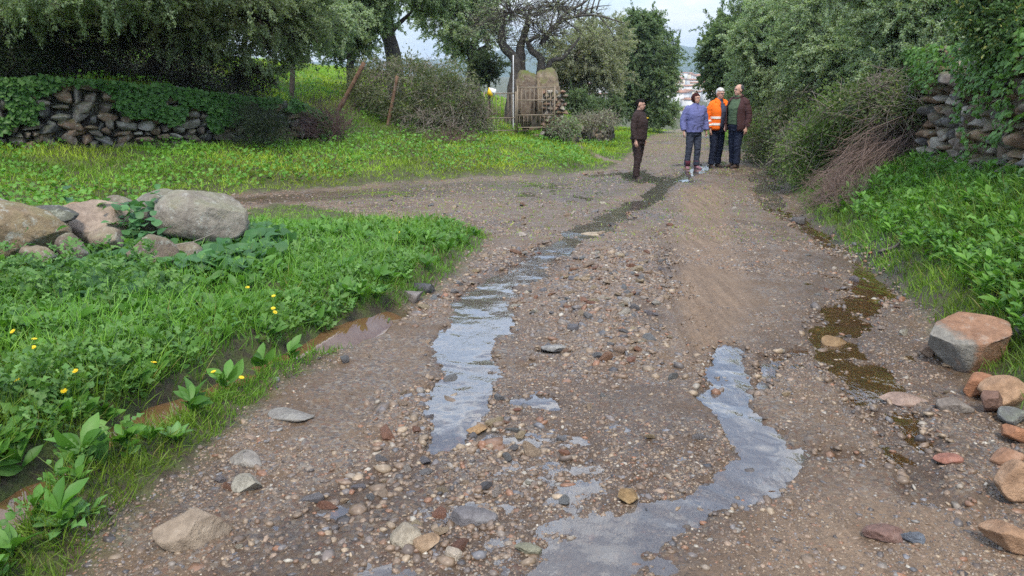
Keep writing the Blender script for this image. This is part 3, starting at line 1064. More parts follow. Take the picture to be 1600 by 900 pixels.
tree("holm_oak", "round dark holm oak left of the gap where the town shows", "tree", tbase(1005, 195, 42),
     [blob(1000, 80, 42, 42, 50), blob(1024, 100, 42, 32, 50), blob(985, 130, 42.5, 35, 45), blob(1020, 150, 42, 34, 35), blob(1005, 50, 42, 28, 25)],
     [stem_from_ground([(1003, 200, 0), (1004, 160, 0), (1008, 100, 0)], 42, [.25, .2, .1])],
     900, 75, .24, .13, OAK, tpl=LTW)
tree("shrub", "small dull green shrub at the foot of the dark round oak", "shrub", tbase(1040, 190, 45),
     [blob(1038, 172, 45, 24, 20), blob(1015, 178, 44, 20, 14)], [], 160, 60, .2, .12, OLIVE_DK, twigs=.3)
tree("shrub", "dark green bush between the pale olive tree and the road", "shrub", tbase(910, 185, 30),
     [blob(905, 165, 30, 22, 20), blob(950, 168, 32, 26, 16), blob(930, 175, 31, 20, 14)], [], 260, 60, .16, .09, OAK, twigs=.3)
# right hand side
tree("holm_oak", "dark holm oak right of the gap where the town shows", "tree", tbase(1135, 185, 33),
     [blob(1130, 62, 33, 30, 36), blob(1150, 110, 33, 38, 45), blob(1172, 60, 32, 40, 50), blob(1122, 112, 33.5, 20, 30), blob(1168, 150, 31, 30, 32)],
     [stem_from_ground([(1140, 190, 0), (1138, 150, 0), (1135, 90, 0)], 33, [.22, .18, .08])],
     900, 75, .22, .12, OAK, tpl=LTW)
tree("olive_tree", "olive tree behind the men on the right of the track", "tree", tbase(1230, 175, 23),
     [blob(1210, 70, 23, 60, 55), blob(1190, 120, 24, 40, 40), blob(1250, 110, 22, 50, 50), blob(1240, 20, 23, 70, 45)],
     [stem_from_ground([(1235, 190, 0), (1232, 140, 0), (1225, 80, 0)], 23, [.2, .16, .08])],
     900, 85, .19, .10, OLIVE, hang=.1)
tree("olive_tree", "tall dense olive tree over the ivy-hung part of the right wall", "tree", tbase(1330, 150, 16.5),
     [blob(1300, 60, 17, 75, 65), blob(1350, 90, 16, 70, 50), blob(1290, 125, 17, 50, 35), blob(1340, -10, 17, 95, 60), blob(1400, 50, 15.5, 70, 60)],
     [stem_from_ground([(1345, 160, 0), (1340, 110, 0), (1330, 40, 0)], 16.5, [.18, .15, .08])],
     1200, 90, .17, .085, OLIVE, hang=.1)
tree("olive_tree", "olive tree hanging low over the right stone wall", "tree", tbase(1480, 110, 12.5),
     [blob(1450, 30, 12.5, 80, 55), blob(1520, 10, 12, 90, 60), blob(1420, 90, 12.5, 60, 35), blob(1400, -30, 13, 100, 50), blob(1500, 70, 11.5, 60, 28)],
     [stem_from_ground([(1500, 110, 0), (1490, 70, 0), (1470, 10, 0)], 12.8, [.16, .13, .07])],
     900, 90, .14, .075, OLIVE, hang=.15)
tree("broadleaf_shrub", "glossy green shrub with yellowing leaves in the top right corner", "shrub", tbase(1640, 60, 8.6),
     [blob(1590, 20, 8.6, 75, 50), blob(1645, 40, 8.4, 50, 45), blob(1560, -10, 8.8, 70, 40)],
     [stem_from_ground([(1660, 120, 0), (1645, 80, 0), (1610, 30, 0)], 8.8, [.05, .04, .025])],
     520, 34, .11, .075, [(.06, .12, .04), (.13, .21, .075), (.34, .34, .10)], tpl=LT, hang=.25, rtwig=.006, leafm=M_LEAF)

# shrubs and brambles
def twig_shrub(name, label, base, nst, spread, height, lean, col_m, leaf=0, lcol=OLIVE_DK, rad=.006, gens=3, cat="shrub", group=None, llen=.05):
    base = np.asarray(base, float)
    o = thing(name, label, cat, base, 0, group)
    p = np.zeros((nst, 3))
    p[:, :2] = RNG.normal(size=(nst, 2)) * spread * .25
    d = norm(RNG.normal(size=(nst, 3)) * np.array([spread, spread, .3]) + np.array([lean[0], lean[1], height * .9]))
    ln = height * RNG.uniform(.35, .6, nst)
    mb = MB()
    r = np.full(nst, rad)
    tips = []
    for g in range(gens):
        q = p + d * ln[:, None]
        v, f = sticks(p, q, r, r * .65)
        mb.add(v, f)
        tips.append(q)
        k = 3 if g == 0 else 2
        p = np.repeat(q, k, 0) - np.repeat(d * ln[:, None], k, 0) * RNG.uniform(0, .5, len(q) * k)[:, None]
        d = norm(np.repeat(d, k, 0) + RNG.normal(size=(len(q) * k, 3)) * .42 + np.array([lean[0], lean[1], -.05]) * .25)
        ln = np.repeat(ln, k) * RNG.uniform(.45, .85, len(q) * k)
        r = np.repeat(r, k) * .65
    link("twigs", mb.mesh("twigs", (col_m,), False), o)
    if leaf:
        tp = np.concatenate(tips)
        pos = tp[RNG.integers(0, len(tp), leaf)] + RNG.normal(size=(leaf, 3)) * .05
        c = np.array(lcol[0]) + RNG.random((leaf, 1)) * (np.array(lcol[1]) - np.array(lcol[0]))
        v, f, c = scatter(LTW, LF, pos, randrot(leaf), llen * RNG.uniform(.6, 1.3, leaf), c)
        link("leaves", mesh("leaves", v, [f], c, False, (M_LEAFDULL,)), o)
    return o

M_PURPLE = plain("purple_twig", (.16, .10, .095), .9, .3, 10, .2, bumps=0)
M_REDTWIG = plain("red_twig", (.215, .155, .13), .85, .3, 10, .2, bumps=0)
M_GREYTWIG = plain("grey_twig", (.24, .205, .17), .9, .3, 10, .2, bumps=0)
M_BROOM = plain("green_twig", (.055, .07, .04), .85, .3, 10, .2, bumps=0)
p0 = G(415, 232)
twig_shrub("broom_shrub", "dark green feathery shrub against the end of the left wall", p0, 60, .35, 1.1, (-.05, -.15), M_BROOM, 2500, [(.035, .05, .03), (.06, .08, .04)], .006, 4, llen=.05)
p0 = G(522, 222)
twig_shrub("dead_shrub", "purple-grey leafless shrub beside the tumbled end of the left wall", p0, 150, .6, 1.15, (-.35, -.1), M_PURPLE, 0, rad=.006, gens=4)
p0 = G(1480, 285)
def heap(label, p0, p1, n, spread, ln, mat, droop=.25, rad=.005):
    p0, p1 = np.asarray(p0, float), np.asarray(p1, float)
    o = thing("dead_shrub", label, "shrub", p1)
    ax = norm(p1 - p0)
    t = RNG.random(n) ** .9
    a = p0 + (p1 - p0) * t[:, None] * .8 + RNG.normal(size=(n, 3)) * spread * np.array([1, 1, .8]) * (1.15 - .6 * t)[:, None]
    d = norm(ax + RNG.normal(size=(n, 3)) * .38)
    l_ = ln * RNG.uniform(.4, 1.1, n)
    b = a + d * l_[:, None] * .55
    d2 = norm(d + RNG.normal(size=(n, 3)) * .3 - np.array([0, 0, droop]))
    c = b + d2 * l_[:, None] * .45
    for q in (a, b, c):
        q[:, 2] = np.maximum(q[:, 2], Hz(q[:, 0], q[:, 1]) + .02)
    mb = MB()
    v, f = sticks(a, b, rad, rad * .8); mb.add(v, f)
    v, f = sticks(b, c, rad * .8, rad * .4); mb.add(v, f)
    link("twigs", mb.mesh("twigs", (mat,), False, p1), o)
    return o
heap("long reddish brown heap of dead twigs spilling down the right bank", G(1432, 235) + (0, 0, .45), G(1285, 318) + (0, 0, .08), 1000, .22, .85, M_REDTWIG, rad=.004)
twig_shrub("dead_shrub", "low reddish brushwood at the foot of the right bank", G(1330, 315), 110, .75, .55, (-.15, -.15), M_REDTWIG, 0, rad=.005, gens=4)
twig_shrub("dead_shrub", "pinkish brown dry twigs between the bramble mound and the left gate leaf", G(745, 190), 110, .8, .9, (0, -.1), M_PURPLE, 0, rad=.006, gens=4)
twig_shrub("dead_shrub", "pinkish brown dry twigs at the foot of the bramble mound", G(700, 222), 110, 1.0, .55, (.2, -.2), M_PURPLE, 0, rad=.006, gens=4)

def bramble(label, base, blobs, nclump, nleaf, cols, ntw, group=None, length=.07, tm=None):
    base = np.asarray(base, float)
    o = thing("bramble", label, "bramble", base, 0, group)
    V, Fa, C, cc, bc, _ = crown_leaves(blobs, nclump, nleaf, .13, length, cols, .1, LTW, .75, .9)
    link("leaves", mesh("leaves", V - base, [Fa], C, False, (M_LEAFDULL,)), o)
    b = np.array([list(c) + list(r) for c, r in blobs], float)
    k = RNG.integers(0, len(b), ntw)
    d = norm(RNG.normal(size=(ntw, 3)) + np.array([0, -.3, .4]))
    p = b[k, :3] + d * b[k, 3:] * RNG.uniform(.75, 1.05, ntw)[:, None]
    mb = MB()
    tdir = norm(np.cross(d, RNG.normal(size=(ntw, 3))) + d * .15)
    ln = RNG.uniform(.15, .55, ntw)
    q = p + tdir * ln[:, None] * .5 + d * .05
    s_ = q + norm(tdir - np.array([0, 0, .35])) * ln[:, None] * .5
    v, f = sticks(p, q, .006, .005)
    mb.add(v, f)
    v, f = sticks(q, s_, .005, .003)
    mb.add(v, f)
    link("stems", mb.mesh("stems", (tm or M_GREYTWIG,), False, base), o)
    return o

BR = [(.11, .125, .07), (.21, .215, .145), (.30, .28, .22)]
bramble("big rounded bramble mound half dead between the slope and the gate", G(670, 240),
        [blob(660, 150, 23, 85, 55), blob(620, 140, 23.5, 70, 42), blob(700, 180, 22.5, 55, 55), blob(735, 195, 22.5, 28, 40), blob(670, 205, 22, 60, 35)],
        560, 55, [(.085, .115, .055), (.19, .205, .125), (.30, .28, .22)], 2400)
bramble("grey bramble thicket spilling over the verge behind the men", G(1200, 250),
        [blob(1215, 205, 18, 45, 40), blob(1190, 235, 19, 25, 22), blob(1260, 180, 17, 55, 45), blob(1255, 225, 15.5, 40, 30), blob(1300, 150, 16.5, 50, 40)],
        420, 45, [(.10, .14, .06), (.20, .24, .13), (.26, .25, .18)], 1300, length=.06)
bramble("grey-green overgrown scrub crowding the right verge before the heap of dead twigs", G(1280, 290),
        [blob(1275, 250, 13.5, 50, 42), blob(1230, 262, 16, 30, 28), blob(1310, 215, 13.5, 60, 45), blob(1345, 175, 12.8, 55, 40)],
        420, 50, [(.09, .15, .045), (.19, .26, .10), (.26, .25, .17)], 700, length=.05)
bramble("pale green tangle hanging over the right wall above the twig heap", G(1450, 200) + (0, 0, .3),
        [blob(1440, 165, 11.5, 60, 32), blob(1390, 160, 12, 50, 35)],
        260, 40, [(.085, .13, .05), (.17, .21, .10), (.26, .25, .17)], 900, length=.05)
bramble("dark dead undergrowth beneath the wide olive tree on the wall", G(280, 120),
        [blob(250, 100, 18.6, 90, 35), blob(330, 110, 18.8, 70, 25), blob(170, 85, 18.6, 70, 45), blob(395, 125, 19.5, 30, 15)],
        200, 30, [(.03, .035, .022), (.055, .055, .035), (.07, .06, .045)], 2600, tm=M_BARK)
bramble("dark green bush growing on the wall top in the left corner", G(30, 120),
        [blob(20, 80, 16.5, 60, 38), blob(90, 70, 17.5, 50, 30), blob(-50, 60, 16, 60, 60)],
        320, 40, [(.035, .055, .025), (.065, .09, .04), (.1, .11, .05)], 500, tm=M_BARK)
bramble("low grey-green shrub at the right foot of the gate wall", G(880, 205), [blob(882, 201, 24.3, 17, 8)], 40, 40, OLIVE_DK, 200)
bramble("pale dry bramble by the roadside below the pale olive tree", G(950, 190), [blob(945, 190, 28, 18, 10), blob(915, 192, 28, 16, 8)], 50, 30, GREY, 500)

# ------------------------------------------------------------------ dry stone walls
STONE_T = [rock(100 + k, (1, 1, 1), 3, 13, .5, .8, .10, .62) for k in range(14)]
WALLCOL = np.array([(.17, .13, .10), (.23, .19, .15), (.20, .13, .085), (.28, .25, .21), (.13, .12, .115), (.25, .17, .11)])

def wall_mesh(path, zbot, ztop, depth, name, face_n, stone=(.22, .13), seed=1, tone=1.0):
    """path: list of (x, y); stones laid in courses on the face looking along face_n"""
    r = np.random.default_rng(seed)
    pts = np.array(path, float)
    seg = np.linalg.norm(np.diff(pts, axis=0), axis=1)
    cum = np.concatenate([[0], np.cumsum(seg)])
    tot = cum[-1]
    at = lambda s_: np.array([np.interp(s_, cum, pts[:, 0]), np.interp(s_, cum, pts[:, 1])])
    mb = MB()
    s_ = 0.0
    row_h = 0
    zoff = -.12
    while zoff < 1.7:
        hgt = r.uniform(.55, 1.5) * stone[1]
        s_ = -r.uniform(0, .2)
        while s_ < tot:
            ln = r.uniform(.35, 1.7) * stone[0]
            c = at(min(s_ + ln / 2, tot))
            a = at(max(s_, 0)); b = at(min(s_ + ln, tot))
            zb, zt = zbot(*c), ztop(*c)
            h2 = hgt * r.uniform(.6, 1.45)
            if zb + zoff + h2 * .4 < zt + r.uniform(-.08, .08):
                dr = norm(b - a) if np.linalg.norm(b - a) > 1e-3 else np.array([1.0, 0])
                ang = math.atan2(dr[1], dr[0])
                T, TF = STONE_T[r.integers(len(STONE_T))]
                T = T * np.array([ln * .60, depth * r.uniform(.45, .62), h2 * .64])
                tl = r.normal(0, .16)
                T = np.stack([T[:, 0] * math.cos(tl) - T[:, 2] * math.sin(tl), T[:, 1], T[:, 0] * math.sin(tl) + T[:, 2] * math.cos(tl)], 1)
                yw = r.normal(0, .14) + ang
                T = np.stack([T[:, 0] * math.cos(yw) - T[:, 1] * math.sin(yw), T[:, 0] * math.sin(yw) + T[:, 1] * math.cos(yw), T[:, 2]], 1)
                pos = np.array([c[0], c[1], zb + zoff + h2 / 2]) + np.array([face_n[0], face_n[1], 0]) * r.normal(0, .035)
                mb.add(T + pos, TF, WALLCOL[r.integers(len(WALLCOL))] * r.uniform(.5, 1.1) * tone)
            s_ += ln
        zoff += hgt * .92
    # rubble core behind the stones
    for a, b in zip(pts[:-1], pts[1:]):
        k = 12
        for q in range(k):
            pa, pb = a + (b - a) * q / k, a + (b - a) * (q + 1) / k
            off = -np.array(face_n) * depth * .25
            za, zb = zbot(*pa) - .3, zbot(*pb) - .3
            ta, tb = ztop(*pa) - .1, ztop(*pb) - .1
            n2 = -np.array(face_n) * depth * .6
            A = [(*(pa + off), za), (*(pb + off), zb), (*(pb + off), tb), (*(pa + off), ta)]
            B = [(*(pa + off + n2), za), (*(pb + off + n2), zb), (*(pb + off + n2), tb), (*(pa + off + n2), ta)]
            mb.add(np.array(A + B), np.array([[0, 1, 2, 3], [5, 4, 7, 6], [3, 2, 6, 7], [1, 0, 4, 5], [0, 3, 7, 4], [2, 1, 5, 6]]), (.05, .04, .032))
    return mb

NB = np.array([.587, -.809])        # left wall faces the track
def lw(s_):                         # along the left wall
    return np.array([-8.1, 12.2]) + s_ * np.array([.809, .587]) - NB * 4.22
def contour(poly, p, n_, dist):
    t = np.linspace(-1, 4, 600)
    d = poly_sd(p[0] + n_[0] * t, p[1] + n_[1] * t, poly)
    return p + n_ * t[int(np.argmax(d > dist))]
LWPATH = [contour(GB, lw(s_) + NB * 1.5, -NB, 4.2) for s_ in np.linspace(-9, 7.2, 16)]
def lw_bot(x, y):
    return float(Hz(x + NB[0] * .35, y + NB[1] * .35)[0])
def lw_top(x, y):
    u = wall_u(x, y)
    return lw_bot(x, y) + 1.28 - .38 * float(sst(1.5, 6.5, u)) - .45 * float(sst(6.3, 7.3, u))
wmb = wall_mesh(LWPATH, lw_bot, lw_top, .38, "left", NB, (.30, .17), 4, 1.25)
tag(link("dry_stone_wall", wmb.mesh("dry_stone_wall", (M_WALLSTONE,), False)), "long brown dry stone wall half under ivy below the left olive trees", "stone wall")

def off_line(poly_pts, dist):
    p = np.array(poly_pts, float)
    t = norm(np.gradient(p, axis=0))
    return p + np.stack([t[:, 1], -t[:, 0]], 1) * dist
rw0 = [PL(1450, 500), PL(1395, 448), PL(1330, 395), PL(1262, 338), PL(1222, 290), PL(1185, 262)]
RWPATH = [q for q in off_line([(2.75, 3.5)] + rw0, 1.52)]
def nr(x, y):
    e = .05
    a = poly_sd(np.array([x + e, x - e, x, x]), np.array([y, y, y + e, y - e]), GR)
    g = np.array([a[0] - a[1], a[2] - a[3]])
    return -g / (np.linalg.norm(g) + 1e-9)
def rw_bot(x, y):
    n_ = nr(x, y)
    return float(Hz(x + n_[0] * .3, y + n_[1] * .3)[0])
def rw_top(x, y):
    return rw_bot(x, y) + 1.42 - .5 * float(sst(14, 22, y)) + .1 * float(vnoise2(np.array([x * 2.]), np.array([y * 2.]), 3)[0])
wmb = wall_mesh(RWPATH, rw_bot, rw_top, .36, "right", np.array([-.97, .2]), (.24, .13), 9, 1.55)
wo = link("dry_stone_wall", wmb.mesh("dry_stone_wall", (M_WALLSTONE,), False))
tag(wo, "crumbling pale stone wall on the right bank under hanging olive branches", "stone wall")

# ------------------------------------------------------------------ ground plants
def blade_tpl(bend):
    t = np.array([0, .4, .75, 1.0])
    wd = np.array([.5, .48, .3, .04])
    y = t - .12 * bend * t ** 2
    x = bend * t ** 2 * .75
    V = []
    for i in range(4):
        V += [[-wd[i], x[i], y[i]], [wd[i], x[i], y[i]]]
    return np.array(V), np.array([[0, 1, 3, 2], [2, 3, 5, 4], [4, 5, 7, 6]])

def broad_tpl(shape='ovate', cup=.18, droop=.35, wav=0.0):
    ts = np.linspace(0, 1, 8 if shape == 'lobed' else 6)
    if shape == 'ovate':
        wd = np.array([.10, .40, .46, .38, .22, .02])
    elif shape == 'lance':
        wd = np.array([.03, .10, .17, .19, .13, .01])
    elif shape == 'lobed':
        wd = np.array([.03, .12, .05, .19, .07, .22, .10, .02])
    V = []
    for i, t in enumerate(ts):
        z = .25 * t - droop * t * t
        for k in (-1, 0, 1):
            V.append([k * wd[i], t, z + cup * abs(k) * wd[i] + wav * k * (-1) ** i])
    Fq = []
    for i in range(len(ts) - 1):
        for k in range(2):
            a = i * 3 + k
            Fq.append([a, a + 1, a + 4, a + 3])
    return np.array(V), np.array(Fq)

def sample(n, x0, x1, y0, y1, test, dens=lambda x, y: np.ones_like(x)):
    outx, outy, got, tries = [], [], 0, 0
    while got < n and tries < 60:
        x = RNG.uniform(x0, x1, 60000)
        y = RNG.uniform(y0, y1, 60000)
        k = RNG.random(60000) < dens(x, y)
        x, y = x[k], y[k]
        # only what lies near the picture's cone of sight
        k = (np.abs(x) < .74 * y + 1.3)
        x, y = x[k], y[k]
        if len(x):
            l_ = land(x, y)
            k = test(l_, x, y)
            outx.append(x[k]); outy.append(y[k]); got += int(k.sum())
        tries += 1
    x, y = np.concatenate(outx)[:n], np.concatenate(outy)[:n]
    return x, y, land(x, y)

def blades(mb, x, y, z, hgt, wid, c0, c1, lean=.35, yellow=.0):
    n = len(x)
    for bi, bend in enumerate((.15, .5, .95)):
        k = np.arange(n) % 3 == bi
        T, TF = blade_tpl(bend)
        m = int(k.sum())
        R = rotz_frames(m)
        tilt = norm(np.stack([RNG.normal(size=m) * lean, RNG.normal(size=m) * lean, np.ones(m)], 1))
        side_ = norm(np.cross(R[:, :, 1], tilt))
        fwd = np.cross(tilt, side_)
        R2 = np.stack([side_, fwd, tilt], axis=2)
        hh_ = hgt[k] if np.ndim(hgt) else np.full(m, hgt)
        ww_ = wid[k] if np.ndim(wid) else np.full(m, wid)
        S = np.stack([ww_, hh_, hh_], 1)
        f_ = RNG.random((m, 1))
        tint = (vnoise2(x[k] * 1.3, y[k] * 1.3, 4)[:, None] * .5 + .5)
        c = np.array(c0) * (1 - f_) + np.array(c1) * f_
        c = c * (.6 + .8 * tint) * RNG.uniform(.8, 1.2, (m, 1)) * (1 + np.array([.35, .05, 0]) * np.clip(vnoise2(x[k] * .7, y[k] * .7, 44), -.4, 1)[:, None])
        if yellow:
            s2 = RNG.random(m) < yellow
            c[s2] = np.array((.26, .24, .08)) * RNG.uniform(.7, 1.2, (s2.sum(), 1))
        v, f, c = scatter(T, TF, np.stack([x[k], y[k], z[k] - .01], 1), R2, S, c)
        mb.add(v, f, c)

G0, G1 = (.095, .205, .024), (.21, .36, .05)
LG0, LG1 = (.07, .165, .035), (.155, .29, .07)

def leaves_at(mb, x, y, z, tpl, length, c0, c1, up=.75, out=1.0, rise=.0):
    n = len(x)
    T, TF = tpl
    a = RNG.uniform(0, 2 * np.pi, n)
    d = np.stack([np.cos(a) * out, np.sin(a) * out, RNG.uniform(-.1, .9, n) + rise], 1)
    R = frames(d, norm(RNG.normal(size=(n, 3)) * .4 + np.array([0, -.25, up])))
    f_ = RNG.random((n, 1))
    c = (np.array(c0) * (1 - f_) + np.array(c1) * f_) * RNG.uniform(.8, 1.2, (n, 1))
    v, f, c = scatter(T, TF, np.stack([x, y, z], 1), R, length, c)
    mb.add(v, f, c)

not_ditch = lambda l_: l_.dm < .30
# near left mound ------------------------------------------------
gm = MB()
dn = lambda x, y: np.clip((3.6 / y) ** 1.6, .03, 1)
x, y, l_ = sample(46000, -7, .3, 1.8, 12.5, lambda l_, x, y: (np.maximum(l_.sa, l_.sc) + .12 * RNG.random(len(x)) > .10) & not_ditch(l_) & ~((l_.sa > .9) & (RNG.random(len(x)) < .25)), dn)
blades(gm, x, y, l_.z, RNG.uniform(.07, .23, len(x)) * np.clip(.4 + l_.sa * 1.3, .3, 1.1), .0025 + .0007 * y, G0, G1, .45, .03)
x, y, l_ = sample(5000, -4, .3, 1.8, 7, lambda l_, x, y: (l_.sa > .02) & (l_.sa < .35) & not_ditch(l_), dn)
blades(gm, x, y, l_.z, RNG.uniform(.03, .10, len(x)), .002 + .0005 * y, (.10, .22, .02), (.20, .36, .04), .5, .05)
tag(link("grass", gm.mesh("grass", (M_LEAF,))), "lush green grass covering the near left mound and its tip", "grass", kind='stuff')
pm = MB()
tl, tv, to_, tov = broad_tpl('lobed', .25, .30, .03), broad_tpl('lance', .3, .35), broad_tpl('ovate', .3, .2), broad_tpl('ovate', .15, .38)
# rosettes of jagged leaves
x, y, l_ = sample(2600, -6, 0, 1.9, 10.5, lambda l_, x, y: (l_.sa > .22) & not_ditch(l_) & (vnoise2(x * 1.1, y * 1.1, 77) > -.45), dn)
k = 9
xr = np.repeat(x, k); yr = np.repeat(y, k); lump = np.clip(.5 + vnoise2(x * 1.6, y * 1.6, 500), 0, 1.2) * .30 * np.clip(l_.sa * 1.2 - .2, 0, 1) * sst(6.6, 5.2, y)
zr = np.repeat(l_.z + RNG.uniform(.1, 1, len(x)) * (lump + .04), k)
leaves_at(pm, xr + RNG.normal(size=len(xr)) * .02, yr + RNG.normal(size=len(xr)) * .02, zr + RNG.uniform(0, .06, len(xr)), tl, np.repeat(RNG.uniform(.04, .10, len(x)), k) * RNG.uniform(.6, 1.2, len(xr)), LG0, LG1, .7, 1, .25)
x, y, l_ = sample(1000, -6, .2, 1.9, 10.5, lambda l_, x, y: (l_.sa > .12) & not_ditch(l_), dn)
xr = np.repeat(x, k); yr = np.repeat(y, k); zr = np.repeat(l_.z, k)
leaves_at(pm, xr, yr, zr + RNG.uniform(.01, .07, len(xr)), tv, np.repeat(RNG.uniform(.06, .15, len(x)), k) * RNG.uniform(.6, 1.2, len(xr)), (.06, .16, .022), (.13, .28, .05), .7, 1, .5)
# little clover like leaves filling the gaps
x, y, l_ = sample(9000, -6, .2, 1.9, 10, lambda l_, x, y: (l_.sa > .25) & not_ditch(l_), dn)
leaves_at(pm, x, y, l_.z + RNG.uniform(.01, .13, len(x)), to_, RNG.uniform(.018, .042, len(x)) , (.06, .155, .03), (.12, .26, .05), .9, 1, 0)
tag(link("weeds", pm.mesh("weeds", (M_LEAF,))), "jagged and rounded green weeds crowding the near left mound", "weeds", kind='stuff')
# large rounded leaves around the boulders
am = MB()
BA = [PL(-60, 620), PL(40, 470), PL(130, 560), PL(240, 560), PL(330, 500), PL(430, 470), PL(440, 400), PL(300, 385), PL(180, 410), PL(0, 430), PL(-100, 430)]
x, y, l_ = sample(900, -6, -1, 3.0, 9, lambda l_, x, y: (poly_sd(x, y, BA) > 0) & (vnoise2(x * 2.1, y * 2.1, 99) > -.35))
k = 4
xr = np.repeat(x, k) + RNG.normal(size=len(x) * k) * .06; yr = np.repeat(y, k) + RNG.normal(size=len(x) * k) * .06
zr = np.repeat(l_.z, k) + RNG.uniform(.02, .14, len(xr))
leaves_at(am, xr, yr, zr, tov, RNG.uniform(.07, .15, len(xr)), (.045, .125, .04), (.085, .20, .06), 1.0, 1, -.05)
s2 = RNG.random(len(x)) < .018
leaves_at(am, x[s2], y[s2], l_.z[s2] + .09, tov, .065, (.30, .29, .06), (.38, .34, .10), .7, 1, -.1)
gx, gy = G(250, 372), G(175, 330)
for px, py, d_, n_ in [(205, 345, 6.7, 38), (225, 375, 6.6, 34), (170, 325, 6.8, 14), (250, 310, 7.0, 10), (120, 305, 7.0, 6), (60, 390, 6.0, 20), (385, 400, 6.7, 30), (330, 410, 6.6, 30)]:
    c = P(px, py, d_)
    q = c + RNG.normal(size=(n_, 3)) * np.array([.12, .05, .08])
    leaves_at(am, q[:, 0], q[:, 1], q[:, 2], tov, RNG.uniform(.06, .11, n_), (.05, .14, .05), (.10, .24, .08), .9, 1, -.1)
tag(link("broad_leaved_plants", am.mesh("broad_leaved_plants", (M_LEAF,), True)), "large rounded green leaves trailing over and below the left boulders", "plants", kind='stuff')

# far left verge and slope --------------------------------------
gm = MB()
dfar = lambda x, y: np.clip((13 / np.maximum(y, 13)) ** 1.3, .05, 1)
hole = lambda l_, x, y: ~((wall_u(x, y) < 6.9) & (l_.sb > 4.0) & (l_.sb < 4.7))
x, y, l_ = sample(150000, -17, 13, 9, 50, lambda l_, x, y: (np.maximum(l_.sb, l_.sa * (x < -3.5) * (y > 9)) + .15 * RNG.random(len(x)) > .12) & hole(l_, x, y) & (line_m(x, y, GATE_PATH) < .12 + .45 * RNG.random(len(x))) & ~((wall_u(x, y) < 6) & (l_.sb > 5) & (RNG.random(len(x)) < .7)), dfar)
hb = RNG.uniform(.05, .17, len(x)) * np.clip(.35 + l_.sb * .8, .3, 1.2)
blades(gm, x, y, l_.z, hb, .004 + .0005 * y, (.15, .285, .02), (.31, .46, .05), .5, .02)
tag(link("grass", gm.mesh("grass", (M_LEAF,))), "bright green grass of the far verge and the slope beyond it", "grass", kind='stuff')
pm = MB()
x, y, l_ = sample(15000, -17, 6, 9, 30, lambda l_, x, y: (np.maximum(l_.sb, l_.sa * (x < -3.5) * (y > 9)) > .5) & hole(l_, x, y) & (vnoise2(x * .8, y * .8, 12) > -.25) & (line_m(x, y, GATE_PATH) < .05) & ~((wall_u(x, y) < 6) & (l_.sb > 5.2) & (RNG.random(len(x)) < .5)), dfar)
leaves_at(pm, x, y, l_.z + RNG.uniform(.02, .20, len(x)), tov, RNG.uniform(.04, .085, len(x)), (.08, .21, .025), (.16, .34, .05), .8, 1, .1)
tag(link("weeds", pm.mesh("weeds", (M_LEAF,))), "leafy green weeds below and above the long left wall", "weeds", kind='stuff')

# right bank -----------------------------------------------------
gm = MB()
drt = lambda x, y: np.clip((5.5 / np.maximum(y, 5.5)) ** 1.5, .05, 1)
holer = lambda l_: ~((l_.sr > 1.38) & (l_.sr < 1.8))
x, y, l_ = sample(80000, 2, 16, 3.2, 60, lambda l_, x, y: (l_.sr + .15 * RNG.random(len(x)) > .12) & holer(l_) & (l_.sr < 6), drt)
dull = sst(9, 15, y)[:, None]
blades(gm, x, y, l_.z, RNG.uniform(.07, .26, len(x)) * np.clip(.4 + l_.sr * 1.2, .35, 1.2), .003 + .0007 * y, G0, G1, .5, .05)
tag(link("grass", gm.mesh("grass", (M_LEAF,))), "tall fresh green grass covering the right bank", "grass", kind='stuff')
pm = MB()
x, y, l_ = sample(2400, 2, 11, 3.4, 22, lambda l_, x, y: (l_.sr > .25) & holer(l_) & (l_.sr < 3.5), drt)
k = 8
xr = np.repeat(x, k); yr = np.repeat(y, k); zr = np.repeat(l_.z + RNG.uniform(.0, .16, len(x)), k)
leaves_at(pm, xr, yr, zr + RNG.uniform(0, .06, len(xr)), tv, np.repeat(RNG.uniform(.05, .12, len(x)), k) * RNG.uniform(.6, 1.2, len(xr)), (.08, .20, .03), (.16, .33, .055), .7, 1, .45)
x, y, l_ = sample(11000, 2, 9, 3.4, 20, lambda l_, x, y: (l_.sr > .3) & holer(l_) & (l_.sr < 3.5), drt)
leaves_at(pm, x, y, l_.z + RNG.uniform(.02, .2, len(x)), tl, RNG.uniform(.04, .09, len(x)), (.05, .13, .025), (.10, .23, .04), .8, 1, .1)
tag(link("weeds", pm.mesh("weeds", (M_LEAF,))), "leafy green weeds growing up the right bank", "weeds", kind='stuff')

